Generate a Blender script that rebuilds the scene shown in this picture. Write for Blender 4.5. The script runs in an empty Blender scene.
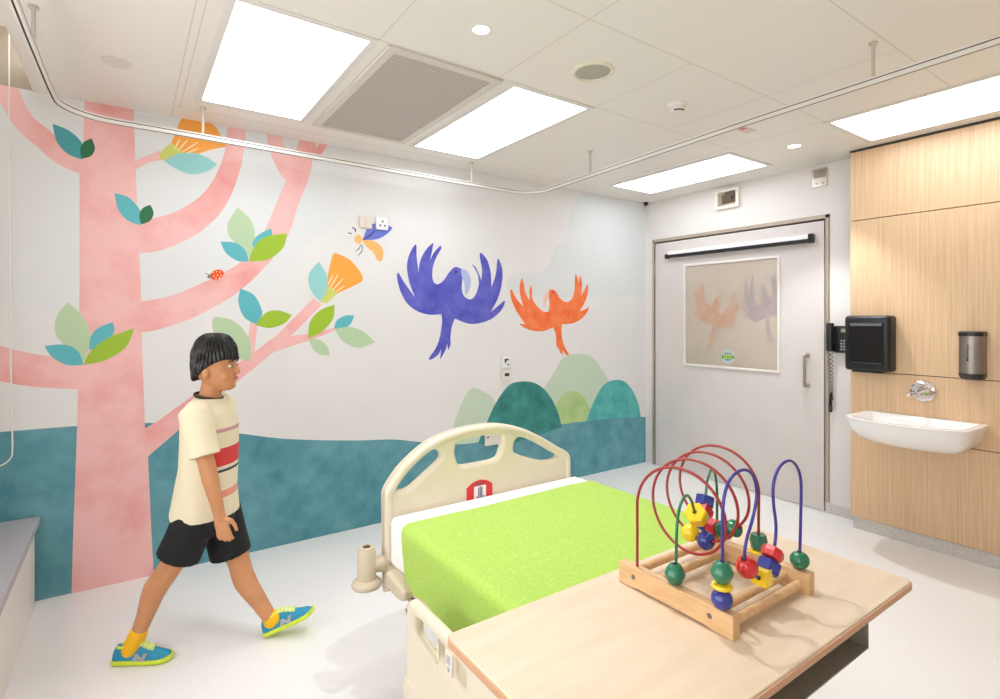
import bpy, bmesh, math, random
from mathutils import Vector, Matrix
from mathutils.geometry import tessellate_polygon
random.seed(7)
PI = math.pi
S = bpy.context.scene
COL = S.collection

# ------------------------------------------------------------------ camera
F, CX, CY, EYE = 537.0, 500.0, 318.0, 1.4
TH = math.atan2(373, 537)
FW = Vector((math.sin(TH), math.cos(TH), 0)); RT = Vector((math.cos(TH), -math.sin(TH), 0)); UP = Vector((0, 0, 1))
CAM = Vector((0, 0, EYE))
cd = bpy.data.cameras.new('camera'); co = bpy.data.objects.new('camera', cd); COL.objects.link(co)
cd.sensor_width = 36; cd.lens = F / 1000 * 36; cd.shift_y = (CY - 349.5) / 1000; cd.clip_start = 0.02
co.location = CAM; co.rotation_euler = (PI / 2, 0, -TH)
S.camera = co


def ray(x, y): return FW * F + RT * (x - CX) + UP * (CY - y)
def on_plane(x, y, p, n):
    d = ray(x, y); return CAM + d * ((Vector(p) - CAM).dot(n) / d.dot(n))
def on_x(x, y, X): return on_plane(x, y, (X, 0, 0), Vector((1, 0, 0)))
def on_y(x, y, Y): return on_plane(x, y, (0, Y, 0), Vector((0, 1, 0)))
def on_z(x, y, Z): return on_plane(x, y, (0, 0, Z), Vector((0, 0, 1)))


WALL_Y, DOOR_X, WOOD_X, CEIL = 3.48, 4.14, 3.97, 2.515

# ------------------------------------------------------------------ materials
def lin(c):
    r = []
    for v in c[:3]:
        v /= 255.0
        r.append(v / 12.92 if v <= 0.04045 else ((v + 0.055) / 1.055) ** 2.4)
    return (*r, 1.0)


_M = {}
def mat(name, c, rough=0.5, metal=0.0, c2=None, scale=8.0, stretch=None, detail=4.0, bump=0.0, bscale=200.0, spec=0.5, lo=0.35, hi=0.65, coat=0.0, sheen=0.0, ior=None):
    if name in _M: return _M[name]
    m = bpy.data.materials.new(name); m.use_nodes = True
    nt = m.node_tree; b = nt.nodes['Principled BSDF']
    b.inputs['Base Color'].default_value = lin(c); b.inputs['Roughness'].default_value = rough
    b.inputs['Metallic'].default_value = metal; b.inputs['Specular IOR Level'].default_value = spec
    if coat: b.inputs['Coat Weight'].default_value = coat; b.inputs['Coat Roughness'].default_value = 0.08
    if sheen: b.inputs['Sheen Weight'].default_value = sheen; b.inputs['Sheen Roughness'].default_value = 0.6
    if ior: b.inputs['IOR'].default_value = ior
    tc = nt.nodes.new('ShaderNodeTexCoord')
    if c2 is not None:
        mp = nt.nodes.new('ShaderNodeMapping'); nt.links.new(tc.outputs['Object'], mp.inputs['Vector'])
        if stretch: mp.inputs['Scale'].default_value = stretch
        n = nt.nodes.new('ShaderNodeTexNoise'); n.inputs['Scale'].default_value = scale; n.inputs['Detail'].default_value = detail
        n.inputs['Roughness'].default_value = 0.6
        nt.links.new(mp.outputs[0], n.inputs['Vector'])
        r = nt.nodes.new('ShaderNodeValToRGB')
        r.color_ramp.elements[0].color = lin(c); r.color_ramp.elements[1].color = lin(c2)
        r.color_ramp.elements[0].position = lo; r.color_ramp.elements[1].position = hi
        nt.links.new(n.outputs['Fac'], r.inputs['Fac']); nt.links.new(r.outputs['Color'], b.inputs['Base Color'])
    if bump:
        n2 = nt.nodes.new('ShaderNodeTexNoise'); n2.inputs['Scale'].default_value = bscale; n2.inputs['Detail'].default_value = 2
        nt.links.new(tc.outputs['Object'], n2.inputs['Vector'])
        bp = nt.nodes.new('ShaderNodeBump'); bp.inputs['Strength'].default_value = bump; bp.inputs['Distance'].default_value = 0.004
        nt.links.new(n2.outputs['Fac'], bp.inputs['Height']); nt.links.new(bp.outputs[0], b.inputs['Normal'])
    _M[name] = m
    return m


def emis(name, c, s):
    if name in _M: return _M[name]
    m = bpy.data.materials.new(name); m.use_nodes = True; nt = m.node_tree
    b = nt.nodes['Principled BSDF']; b.inputs['Base Color'].default_value = (.9, .9, .9, 1)
    b.inputs['Emission Color'].default_value = lin(c); b.inputs['Emission Strength'].default_value = s
    _M[name] = m
    return m


# ------------------------------------------------------------------ object helpers
def setp(o, label=None, cat=None, group=None, kind=None):
    if label: o['label'] = label
    if cat: o['category'] = cat
    if group: o['group'] = group
    if kind: o['kind'] = kind
    return o


def empty(name, loc=(0, 0, 0), rz=0.0, label=None, cat=None, group=None, kind=None):
    o = bpy.data.objects.new(name, None); COL.objects.link(o)
    o.empty_display_size = 0.05
    o.location = loc; o.rotation_euler = (0, 0, rz)
    bpy.context.view_layer.update()
    return setp(o, label, cat, group, kind)


def link(name, me, m, parent=None, smooth=False, label=None, world=True):
    """link a mesh whose vertices are in world space (world=True) or in the parent's space"""
    o = bpy.data.objects.new(name, me); COL.objects.link(o)
    if not isinstance(m, (list, tuple)): m = [m]
    for k in m: me.materials.append(k)
    if parent is not None:
        o.parent = parent
        if world:
            me.transform(parent_mat(parent).inverted())
    if smooth:
        for p in me.polygons: p.use_smooth = True
        try: me.set_sharp_from_angle(angle=math.radians(smooth if smooth is not True else 40))
        except Exception: pass
    if label: o['label'] = label
    return o


def parent_mat(p):
    m = Matrix.Identity(4)
    while p is not None:
        m = p.matrix_basis @ m; p = p.parent
    return m


class G:
    """collects shapes into one mesh"""
    def __init__(s): s.bm = bmesh.new()

    def _mark(s, faces, mi):
        for f in faces: f.material_index = mi

    def box(s, lo, hi, bev=0.0, mi=0, seg=2, M=None):
        t = bmesh.new(); bmesh.ops.create_cube(t, size=1)
        lo = Vector(lo); hi = Vector(hi)
        for v in t.verts: v.co = Vector(((v.co.x + .5) * (hi.x - lo.x) + lo.x, (v.co.y + .5) * (hi.y - lo.y) + lo.y, (v.co.z + .5) * (hi.z - lo.z) + lo.z))
        if bev: bmesh.ops.bevel(t, geom=t.edges[:] , offset=bev, segments=seg, affect='EDGES', profile=.5)
        if M is not None: t.transform(M)
        return s.add(t, mi)

    def add(s, t, mi=0):
        for f in t.faces: f.material_index = mi
        me = bpy.data.meshes.new('t'); t.to_mesh(me); t.free(); s.bm.from_mesh(me); bpy.data.meshes.remove(me); return s

    def addmesh(s, me, mi=0):
        for p in me.polygons: p.material_index = mi
        s.bm.from_mesh(me); bpy.data.meshes.remove(me); return s

    def rings(s, rings, cap=True, closed=True, mi=0, loop=False):
        """skin a list of rings (lists of points)"""
        R = [[s.bm.verts.new(Vector(p)) for p in r] for r in rings]
        n = len(R[0]); fs = []
        pairs = [(i, i + 1) for i in range(len(R) - 1)] + ([(len(R) - 1, 0)] if loop else [])
        for i, j in pairs:
            for k in range(n if closed else n - 1):
                a, b = R[i][k], R[i][(k + 1) % n]; c, d = R[j][(k + 1) % n], R[j][k]
                try: fs.append(s.bm.faces.new((a, b, c, d)))
                except Exception: pass
        if cap and not loop:
            try: fs.append(s.bm.faces.new(list(reversed(R[0]))))
            except Exception: pass
            try: fs.append(s.bm.faces.new(R[-1]))
            except Exception: pass
        s._mark(fs, mi); return s

    def lathe(s, prof, c=(0, 0, 0), axis=(0, 0, 1), n=32, mi=0, cap=True, ph=0.0):
        """prof: list of (radius, height)"""
        q = Vector((0, 0, 1)).rotation_difference(Vector(axis).normalized()); c = Vector(c)
        rg = [[c + q @ Vector((max(r, 1e-5) * math.cos(2 * PI * k / n + ph), max(r, 1e-5) * math.sin(2 * PI * k / n + ph), h)) for k in range(n)] for r, h in prof]
        return s.rings(rg, cap=cap, mi=mi)

    def tube(s, pts, r, n=10, mi=0, cap=True, loop=False):
        pts = [Vector(p) for p in pts]
        rr = r if isinstance(r, (list, tuple)) else [r] * len(pts)
        N = len(pts); rings = []; up = None
        for i, p in enumerate(pts):
            if loop: t = pts[(i + 1) % N] - pts[i - 1]
            else: t = pts[min(i + 1, N - 1)] - pts[max(i - 1, 0)]
            if t.length < 1e-9: t = Vector((0, 0, 1))
            t.normalize()
            if up is None:
                up = Vector((0, 0, 1)) if abs(t.z) < .9 else Vector((1, 0, 0))
            x = up - t * up.dot(t)
            if x.length < 1e-6: x = t.orthogonal()
            x.normalize(); y = t.cross(x); up = x
            rings.append([p + x * (rr[i] * math.cos(2 * PI * k / n)) + y * (rr[i] * math.sin(2 * PI * k / n)) for k in range(n)])
        return s.rings(rings, cap=cap, mi=mi, loop=loop)

    def ball(s, c, r, mi=0, u=20, v=12, M=None):
        t = bmesh.new(); bmesh.ops.create_uvsphere(t, u_segments=u, v_segments=v, radius=1)
        if not isinstance(r, (list, tuple)): r = (r, r, r)
        t.transform(Matrix.Diagonal((*r, 1)))
        if M is not None: t.transform(M)
        t.transform(Matrix.Translation(Vector(c)))
        return s.add(t, mi)

    def poly(s, pts, mi=0):
        vs = [s.bm.verts.new(Vector(p)) for p in pts]
        fs = []
        for a, b, c in tessellate_polygon([[Vector(p) for p in pts]]):
            try: fs.append(s.bm.faces.new((vs[a], vs[b], vs[c])))
            except Exception: pass
        s._mark(fs, mi); return s

    def mesh(s, name='m', normals=True):
        if normals: bmesh.ops.recalc_face_normals(s.bm, faces=s.bm.faces)
        me = bpy.data.meshes.new(name); s.bm.to_mesh(me); s.bm.free(); return me

    def build(s, name, m, parent=None, smooth=False, label=None, world=True):
        return link(name, s.mesh(name), m, parent, smooth, label, world)


def spl(P, sub=7, closed=True):
    """smooth outline through points; a third value marks a sharp corner"""
    n = len(P); out = []
    for i in range(n if closed else n - 1):
        p1 = P[i]; p2 = P[(i + 1) % n]
        p0 = P[i - 1] if (closed or i > 0) else p1
        p3 = P[(i + 2) % n] if (closed or i + 2 < n) else p2
        c1 = len(p1) > 2; c2 = len(p2) > 2
        a = Vector(p0[:2]) if not c1 else Vector(p1[:2]); d = Vector(p3[:2]) if not c2 else Vector(p2[:2])
        b = Vector(p1[:2]); c = Vector(p2[:2])
        ss = 1 if (c1 and c2) else sub
        for k in range(ss):
            t = k / ss
            q = 0.5 * ((2 * b) + (c - a) * t + (2 * a - 5 * b + 4 * c - d) * t * t + (3 * b - a - 3 * c + d) * t ** 3)
            out.append((q.x, q.y))
    if not closed: out.append(tuple(P[-1][:2]))
    return out


def spl3(P, sub=8):
    P = [Vector(p) for p in P]; out = []
    for i in range(len(P) - 1):
        b, c = P[i], P[i + 1]; a = P[i - 1] if i else b * 2 - c; d = P[i + 2] if i + 2 < len(P) else c * 2 - b
        for k in range(sub):
            t = k / sub
            out.append(0.5 * ((2 * b) + (c - a) * t + (2 * a - 5 * b + 4 * c - d) * t * t + (3 * b - a - 3 * c + d) * t ** 3))
    out.append(P[-1]); return out


def slab(outlines, thick, bev=0.0, M=None, res=3):
    """a flat board: 2-D outlines (first outer, then holes) extruded along local z, edges rounded"""
    cu = bpy.data.curves.new('c', 'CURVE'); cu.dimensions = '2D'; cu.fill_mode = 'BOTH'
    cu.extrude = max(thick / 2 - bev, 1e-4); cu.bevel_depth = bev; cu.bevel_resolution = res; cu.offset = -bev
    for pts in outlines:
        sp = cu.splines.new('POLY'); sp.points.add(len(pts) - 1); sp.use_cyclic_u = True
        for p, q in zip(sp.points, pts): p.co = (q[0], q[1], 0, 1)
    o = bpy.data.objects.new('c', cu); COL.objects.link(o)
    dg = bpy.context.evaluated_depsgraph_get(); me = bpy.data.meshes.new_from_object(o.evaluated_get(dg))
    bpy.data.objects.remove(o); bpy.data.curves.remove(cu)
    me.materials.clear()
    if M is not None: me.transform(M)
    return me


def remesh(g, vox, smooth_it=2, sfac=.5):
    """union of overlapping shapes as one continuous skin"""
    me = g.mesh('r') if isinstance(g, G) else g
    o = bpy.data.objects.new('r', me); COL.objects.link(o)
    md = o.modifiers.new('r', 'REMESH'); md.mode = 'VOXEL'; md.voxel_size = vox
    if smooth_it:
        sm = o.modifiers.new('s', 'SMOOTH'); sm.factor = sfac; sm.iterations = smooth_it
    dg = bpy.context.evaluated_depsgraph_get(); dg.update()
    out = bpy.data.meshes.new_from_object(o.evaluated_get(dg))
    bpy.data.objects.remove(o); bpy.data.meshes.remove(me)
    return out


def rrect(x0, y0, x1, y1, r, n=6):
    out = []
    for cx, cy, a in ((x1 - r, y1 - r, 0), (x0 + r, y1 - r, PI / 2), (x0 + r, y0 + r, PI), (x1 - r, y0 + r, 1.5 * PI)):
        for k in range(n + 1):
            t = a + k / n * PI / 2; out.append((cx + r * math.cos(t), cy + r * math.sin(t)))
    return out


# plane frames: 2-D (u, v) -> world
M_XZ = Matrix(((1, 0, 0, 0), (0, 0, 1, 0), (0, 1, 0, 0), (0, 0, 0, 1)))      # u=x v=z, thickness along y
M_YZ = Matrix(((0, 0, 1, 0), (1, 0, 0, 0), (0, 1, 0, 0), (0, 0, 0, 1)))      # u=y v=z, thickness along x
def T(x, y, z): return Matrix.Translation((x, y, z))


# ================================================================== SETTING
wall_paint = mat('wall_paint', (231, 229, 227), .55, c2=(228, 226, 224), scale=3)
wall_warm = mat('wall_warm', (228, 222, 217), .55)
# floor: pale speckled vinyl
fm = mat('floor_vinyl', (240, 237, 234), .3, c2=(228, 224, 220), scale=160, lo=.45, hi=.75, detail=2, spec=.35)
ceil_m = mat('ceiling_metal', (234, 229, 221), .36, spec=.5)
seam_m = mat('ceiling_seam', (212, 206, 196), .5)

X0, X1, Y0, Y1 = -0.74, DOOR_X, -1.3, WALL_Y
g = G(); g.box((X0 - .1, Y0 - .1, -.08), (X1 + .1, Y1 + .1, 0))
floor = setp(g.build('floor', fm), 'pale speckled vinyl floor', kind='structure')

g = G(); g.box((X0 - .1, Y1, -.08), (X1 + .1, Y1 + .1, 2.85))
wall_back = setp(g.build('wall_back', wall_paint), 'white wall painted with a pink tree, parrots and hills', kind='structure')
g = G(); g.box((X1, Y0, 0), (X1 + .1, 1.815, 2.85)); g.box((X1, 3.394, 0), (X1 + .1, Y1, 2.85)); g.box((X1, 1.815, 2.148), (X1 + .1, 3.394, 2.85)); g.box((X1 + .05, 1.815, 0), (X1 + .1, 3.394, 2.148))
wall_right = setp(g.build('wall_right', wall_warm), 'off-white wall around the wide door', kind='structure')
WY0, WY1, WZ0, WZ1 = -.8, 2.4, .75, 2.1
g = G(); g.box((X0 - .1, Y0, 0), (X0, Y1, WZ0)); g.box((X0 - .1, Y0, WZ1), (X0, Y1, 2.85)); g.box((X0 - .1, Y0, WZ0), (X0, WY0, WZ1)); g.box((X0 - .1, WY1, WZ0), (X0, Y1, WZ1))
setp(g.build('wall_left', wall_warm), 'plain wall behind the low window ledge', kind='structure')
g = G(); g.box((X0 - .1, Y0 - .1, 0), (X1 + .1, Y0, 2.85))
setp(g.build('wall_front', wall_warm), 'plain wall behind the viewer', kind='structure')

win = empty('window_1', (X0 - .05, .9, 0), kind='structure', label='window in the left wall above the grey ledge')
g = G()
for ya, yb, za, zb in ((WY0, WY1, WZ0, WZ0 + .05), (WY0, WY1, WZ1 - .05, WZ1), (WY0, WY0 + .05, WZ0, WZ1), (WY1 - .05, WY1, WZ0, WZ1), (.88, .93, WZ0, WZ1)): g.box((X0 - .08, ya, za), (X0 - .03, yb, zb), .004)
g.build('window_frame', mat('window_white', (236, 234, 230), .4), win)
gl = bpy.data.materials.new('window_glass'); gl.use_nodes = True; nt = gl.node_tree
tr = nt.nodes.new('ShaderNodeBsdfTransparent'); go = nt.nodes.new('ShaderNodeBsdfGlossy'); go.inputs['Roughness'].default_value = .02; mxs = nt.nodes.new('ShaderNodeMixShader'); mxs.inputs[0].default_value = .08
nt.links.new(tr.outputs[0], mxs.inputs[1]); nt.links.new(go.outputs[0], mxs.inputs[2]); nt.links.new(mxs.outputs[0], nt.nodes['Material Output'].inputs[0])
g = G(); g.box((X0 - .058, WY0 + .04, WZ0 + .04), (X0 - .052, WY1 - .04, WZ1 - .04)); g.build('pane', gl, win)
CX0 = -0.38
g = G(); g.box((CX0, Y0, CEIL), (X1, Y1, CEIL + .12)); g.box((X0, Y0, 2.80), (CX0, Y1, 2.85))
ceiling = setp(g.build('ceiling', ceil_m), 'white metal panel ceiling', kind='structure')
g = G()
def seam(xa, ya, xb, yb, w=.0022):
    g.box((min(xa, xb) - w, min(ya, yb) - w, CEIL - .0006), (max(xa, xb) + w, max(ya, yb) + w, CEIL + .001))
for (a, b, c, d) in [(-.36, 1.453, 3.25, 1.453), (-.36, .888, 3.25, .888), (.83, 1.453, .83, 2.04), (1.417, .888, 1.417, 2.04), (2.03, 1.453, 2.03, 3.3),
                     (2.03, 2.045, 3.25, 2.045), (.2, -1.2, .2, 3.47), (.23, 2.045, .23, 3.3), (2.635, .888, 2.635, 2.045), (3.25, -1.2, 3.25, 3.3), (.2, 3.3, 3.25, 3.3), (.23, 2.045, 2.03, 2.045)]:
    seam(a, b, c, d)
g.build('ceiling_seam', seam_m, ceiling)

g = G(); g.box((X0 + .001, WALL_Y - .002, CEIL + .003), (CX0 + .06, WALL_Y + .001, 2.80)); g.build('beige_strip', mat('strip_beige', (178, 164, 144), .7), wall_back, label='brownish beige strip above the mural')  # strip coloured darker than the wall paint, in the recess above the mural
# baseboards along the door wall
gm = mat('skirting_grey', (216, 211, 206), .5, c2=(196, 190, 185), scale=120)
g = G(); g.box((DOOR_X - .012, 1.5, 0), (DOOR_X, 1.835, .075), .003)
setp(g.build('baseboard_right', gm), kind='structure')

# wood panelling, three courses standing off the wall
wd = bpy.data.materials.new('oak_veneer'); wd.use_nodes = True
nt = wd.node_tree; b = nt.nodes['Principled BSDF']; b.inputs['Roughness'].default_value = .45
tc = nt.nodes.new('ShaderNodeTexCoord'); mp = nt.nodes.new('ShaderNodeMapping'); mp.inputs['Scale'].default_value = (60, 60, 1.2)
nz = nt.nodes.new('ShaderNodeTexNoise'); nz.inputs['Scale'].default_value = 1.6; nz.inputs['Detail'].default_value = 6; nz.inputs['Roughness'].default_value = .65
rp = nt.nodes.new('ShaderNodeValToRGB')
rp.color_ramp.elements[0].position = .3; rp.color_ramp.elements[0].color = lin((206, 168, 128))
rp.color_ramp.elements[1].position = .68; rp.color_ramp.elements[1].color = lin((228, 196, 158))
for a, c in ((tc.outputs['Object'], mp.inputs[0]), (mp.outputs[0], nz.inputs['Vector']), (nz.outputs['Fac'], rp.inputs['Fac']), (rp.outputs['Color'], b.inputs['Base Color'])): nt.links.new(a, c)
pan = empty('wall_panelling', (WOOD_X, 0, 0), kind='structure', label='oak veneer wall panelling around the wash basin')
zs = [.082, .652, 1.049, 2.045, CEIL - .012]
for z0, z1 in zip(zs[:-1], zs[1:]):
    g = G(); g.box((WOOD_X, Y0 + .01, z0 + .0025), (WOOD_X + .02, 1.612, z1 - .0025), .001, seg=1)
    g.build('panel', wd, pan)
g = G(); g.box((WOOD_X + .02, Y0 + .01, .08), (DOOR_X - .002, 1.608, CEIL - .02))
g.build('backing', mat('panel_gap', (60, 45, 34), .8), pan)
g = G(); g.box((WOOD_X + .012, Y0 + .01, 0), (WOOD_X + .03, 1.6, .08))
g.build('plinth', gm, pan, label='grey speckled plinth')
g = G(); g.box((WOOD_X - .004, Y0 + .01, CEIL - .012), (WOOD_X + .02, 1.612, CEIL - .001))
g.build('shadow_gap', mat('dark_trim', (70, 62, 54), .5), pan)

# ------------------------------------------------------------------ the mural on the back wall
LAY = [0]
def lay():
    LAY[0] += 1; return WALL_Y - .0004 - LAY[0] * .000016
def wpts(pts, Y): return [on_y(x, y, Y) for x, y in pts]
def paint(name, outlines, m, parent, label=None, sub=7):
    g = G()
    for o in outlines: g.poly(wpts(spl(o, sub), lay()))
    ob = g.build(name, m, parent); 
    if label: ob['label'] = label
    return ob
def leafpts(t, b, A, B):
    return [(*t, 1)] + list(A) + [(*b, 1)] + list(reversed(B))
def stroke(g, pts, w, Y, mi=0):
    P = [Vector(p) for p in pts]; L = []; R = []
    for i, p in enumerate(P):
        t = (P[min(i + 1, len(P) - 1)] - P[max(i - 1, 0)]).normalized(); n = Vector((-t.y, t.x)) * w * (1 if 0 < i < len(P) - 1 else .6)
        L.append(p + n); R.append(p - n)
    g.poly([on_y(q.x, q.y, Y) for q in L + R[::-1]], mi)

p_cloud = mat('paint_cloud', (219, 222, 222), .55, c2=(223, 225, 225), scale=2)
p_pink = mat('paint_pink', (234, 156, 150), .55, c2=(244, 192, 188), scale=3.5, lo=.3, hi=.56, detail=10)
p_sea = mat('paint_sea_teal', (70, 136, 150), .6, c2=(108, 166, 176), scale=7, lo=.3, hi=.7, detail=9)
p_teal = mat('paint_leaf_teal', (92, 182, 190), .55)
p_tealp = mat('paint_leaf_pale_teal', (150, 208, 207), .55)
p_teald = mat('paint_leaf_deep_teal', (70, 158, 165), .55)
p_dkgreen = mat('paint_leaf_dark_green', (40, 112, 70), .55)
p_pale = mat('paint_leaf_pale_green', (184, 208, 168), .55)
p_lime = mat('paint_leaf_lime', (158, 192, 46), .55)
p_orange = mat('paint_flower_orange', (250, 166, 66), .55)
p_cup = mat('paint_flower_cup', (208, 212, 112), .55)
p_stamen = mat('paint_stamen', (252, 222, 176), .55)
p_blue = mat('paint_parrot_blue', (72, 76, 182), .55, c2=(104, 106, 200), scale=9, detail=6)
p_bluebk = mat('paint_beak_blue', (176, 188, 226), .55)
p_org = mat('paint_parrot_orange', (244, 104, 48), .55, c2=(250, 134, 76), scale=12, detail=6)
p_orgbk = mat('paint_beak_pink', (246, 200, 182), .55)
p_dark = mat('paint_dark', (52, 46, 84), .55)
p_red = mat('paint_red', (238, 70, 36), .55)

paint('painted_cloud', [[(-60, 80, 1), (330, 146, 1), (352, 180), (340, 220), (300, 250), (250, 300), (120, 310), (70, 308, 1), (-60, 306, 1)]], mat('paint_faint_cloud', (225, 226, 225), .55), wall_back, 'pale blue cloud painted behind the pink tree')
paint('painted_cloud', [[(582, 193.5, 1), (645.8, 203.5, 1), (645.8, 296, 1), (560, 297), (510, 292), (512, 274), (540, 272), (550, 260), (556, 246), (566, 240), (570, 216), (574, 203)]], p_cloud, wall_back, 'pale blue cloud painted above the orange parrot')
paint('painted_hill', [[(453, 445, 1), (453.2, 428), (459.8, 408), (467.5, 392), (474, 388), (481.8, 390.6), (495, 401.6), (515, 440), (515, 446, 1)]], mat('paint_hill_pale', (196, 214, 190), .6), wall_back, 'pale green hill left of the dark hill')
paint('painted_hill', [[(535, 430, 1), (536, 405), (544.5, 387), (554.4, 372), (562, 358.7), (572, 354.3), (587.4, 355), (596, 361), (608.3, 379.6), (620, 400), (626, 425, 1)]], mat('paint_hill_pale', (196, 214, 190), .6), wall_back, 'tall pale green hill')
paint('painted_hill', [[(552, 430, 1), (553, 412), (556.6, 403.8), (563.2, 394), (569.8, 390.6), (578.6, 392.8), (586.3, 400.5), (591, 412), (592, 430, 1)]], mat('paint_hill_lime', (164, 198, 128), .6, c2=(184, 208, 146), scale=9), wall_back, 'small lime green hill')
paint('painted_hill', [[(584, 426, 1), (586.3, 421), (591.8, 406), (601.7, 387.3), (611.6, 380.7), (622.6, 380.7), (631.4, 388.4), (638, 402.7), (641, 418), (641, 424, 1)]], mat('paint_hill_turquoise', (62, 164, 164), .6, c2=(100, 188, 184), scale=9, detail=7), wall_back, 'turquoise hill')
paint('painted_sea', [[(-60, 436), (0, 432), (77, 426), (145, 423), (185, 426), (244, 434), (288, 439), (350, 440.5), (392, 439.5), (420, 442), (450, 444.5), (480, 442), (520, 432), (558.8, 424.7), (594, 420.3), (627, 417.3), (645.9, 417, 1), (645.9, 462.4, 1), (-60, 623, 1)]], p_sea, wall_back, 'teal painted band along the foot of the wall')
paint('painted_hill', [[(478, 443, 1), (486.2, 423.6), (496, 402.7), (508, 386), (519, 381.8), (532.4, 382.3), (543.4, 388.4), (552, 399.4), (558.8, 414.8), (561.5, 427, 1), (530, 438), (500, 446, 1)]], mat('paint_hill_green', (36, 118, 112), .6, c2=(64, 150, 142), scale=8, detail=7), wall_back, 'dark green hill')

tree = paint('painted_tree', [
    [(84.5, 99.5, 1), (133.6, 108.5, 1), (135.2, 160, 1), (136, 180, 1), (139.4, 252, 1), (141.2, 301, 1), (141.6, 332, 1), (145, 428, 1), (148, 456, 1), (151.8, 540, 1), (154, 575, 1), (71.6, 593.5, 1), (73, 540, 1), (77, 430, 1), (78, 389, 1), (79.5, 290, 1), (79.5, 174, 1), (83.5, 140, 1)],
    [(-60, 68, 1), (-60, 55, 1), (17, 84, 1), (20, 93), (26, 106), (35, 119), (50, 131), (64, 143), (84, 153, 1), (84, 175, 1), (68, 169), (52, 160), (36, 146), (20, 132), (8, 116), (-4, 94, 1)],
    [(-60, 333, 1), (0, 346), (20, 351), (48, 356), (84, 358, 1), (84, 389, 1), (50, 388), (20, 385), (0, 381), (-60, 371, 1)],
    [(135, 221, 1), (153, 218), (170, 214), (186, 206), (200, 196.5), (212, 182), (220, 166), (225, 150), (227.6, 125.8, 1), (246, 129.2, 1), (244, 148), (241, 166), (234, 188), (224, 208), (210, 224), (190, 238), (160, 250.5), (135, 253, 1)],
    [(139, 302, 1), (170, 296), (200, 284), (222, 273), (238, 264), (255, 248), (266, 228), (276, 204), (286, 181, 1), (278, 170), (271, 154), (268, 144), (266.6, 133.4, 1), (282, 136.2, 1), (284.4, 146), (291, 153, 1), (296, 150, 1), (299.5, 139.5, 1), (315, 142.3, 1), (316, 148, 1), (320, 143.4, 1), (328, 144.8, 1), (321, 155, 1), (313, 158, 1), (308, 180), (298, 206), (288, 236), (272, 259), (264, 268), (250, 282), (230, 298), (210, 309), (190, 319), (160, 329), (139, 333, 1)],
    [(145, 428.5, 1), (158, 421, 1), (184, 402, 1), (238, 363, 1), (257, 350, 1), (278, 334, 1), (313.5, 298, 1), (322, 304.5, 1), (291, 336, 1), (308, 333.6, 1), (334, 328, 1), (336, 330, 1), (310, 340), (290, 346.5), (272, 353, 1), (240, 380, 1), (220, 395, 1), (166, 441, 1), (146, 458, 1)],
    [(250, 322, 1), (257.5, 325, 1), (254, 353, 1), (246, 359, 1)],
    [(134, 161, 1), (147, 156), (159, 150.5, 1), (162, 160, 1), (148, 163), (134, 171, 1)],
], p_pink, wall_back, 'pink tree with curved branches painted on the wall')

def leaf(m, t, b, A, B, label): paint('painted_leaf', [leafpts(t, b, A, B)], m, tree, label)
leaf(p_teald, (52.4, 123.6), (82.4, 159.6), [(68, 130), (79, 139), (83, 147)], [(57, 142), (68, 154)], 'deep teal leaf')
leaf(p_dkgreen, (91.6, 138.4), (81.6, 158.6), [(95, 148), (91, 156)], [(84, 142), (80.3, 149)], 'dark green leaf')
leaf(p_teal, (114.4, 193), (140.4, 225.4), [(128, 197), (138, 207), (141.5, 215)], [(118, 209), (127, 220)], 'teal leaf')
leaf(p_dkgreen, (150.4, 204.8), (141, 224.4), [(153.6, 213), (150, 221)], [(143, 208), (139.3, 215)], 'dark green leaf')
leaf(p_pale, (67.4, 302.4), (84, 362), [(82, 315), (90, 333), (88, 350)], [(56, 318), (56, 335), (66, 346)], 'pale green leaf')
leaf(p_teal, (44.6, 346), (83.6, 364.8), [(64, 344.6), (78, 351)], [(52, 357), (67, 365)], 'teal leaf')
leaf(p_teal, (112.6, 322), (89, 350), [(114, 332), (104, 346)], [(98, 328), (90.5, 337)], 'teal leaf')
leaf(p_lime, (134.4, 328), (83.6, 365), [(126, 347), (106, 360)], [(108, 338), (90, 352)], 'lime green leaf')
leaf(p_pale, (237.4, 207.6), (248.8, 258), [(250, 219), (255, 234), (253, 250)], [(228, 223), (229, 236), (238, 245)], 'pale green leaf')
leaf(p_teal, (220.4, 241.6), (248.8, 261.4), [(235, 242.6), (245, 250)], [(226, 253), (238, 261)], 'teal leaf')
leaf(p_teal, (271, 228), (253, 247), [(272, 236), (265, 245)], [(258, 235), (253, 242)], 'teal leaf')
leaf(p_lime, (287, 233.4), (248.6, 261.6), [(283, 248), (268, 259.5)], [(265, 237), (253, 249)], 'lime green leaf')
leaf(p_teal, (240.4, 288.4), (256, 324.4), [(254, 295), (261.6, 309), (261.6, 316)], [(238.3, 302), (244, 317)], 'teal leaf')
leaf(p_lime, (291.6, 315), (255.4, 325), [(285, 323), (270, 328)], [(279, 310.6), (266, 312.6)], 'lime green leaf')
leaf(p_pale, (213, 316.8), (250.4, 361), [(232, 320), (246, 333), (251, 347)], [(213.4, 332), (226, 354)], 'pale green leaf')
leaf(p_lime, (334.4, 304.6), (308.4, 338.6), [(333, 319), (322, 331.5)], [(319, 311), (309.6, 323)], 'lime green leaf')
leaf(p_pale, (329.6, 355.6), (308.4, 338.8), [(320, 354.6), (313, 349)], [(328, 348), (320, 340)], 'pale green leaf')
leaf(p_teal, (354.4, 315.6), (333.8, 328.4), [(350.5, 324), (343, 328.6)], [(346, 315.5), (337, 320)], 'teal leaf')
leaf(p_pale, (375, 342.4), (334.4, 329), [(358, 347.8), (343.5, 341.5)], [(365, 332.5), (350, 327)], 'pale green leaf')
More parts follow.
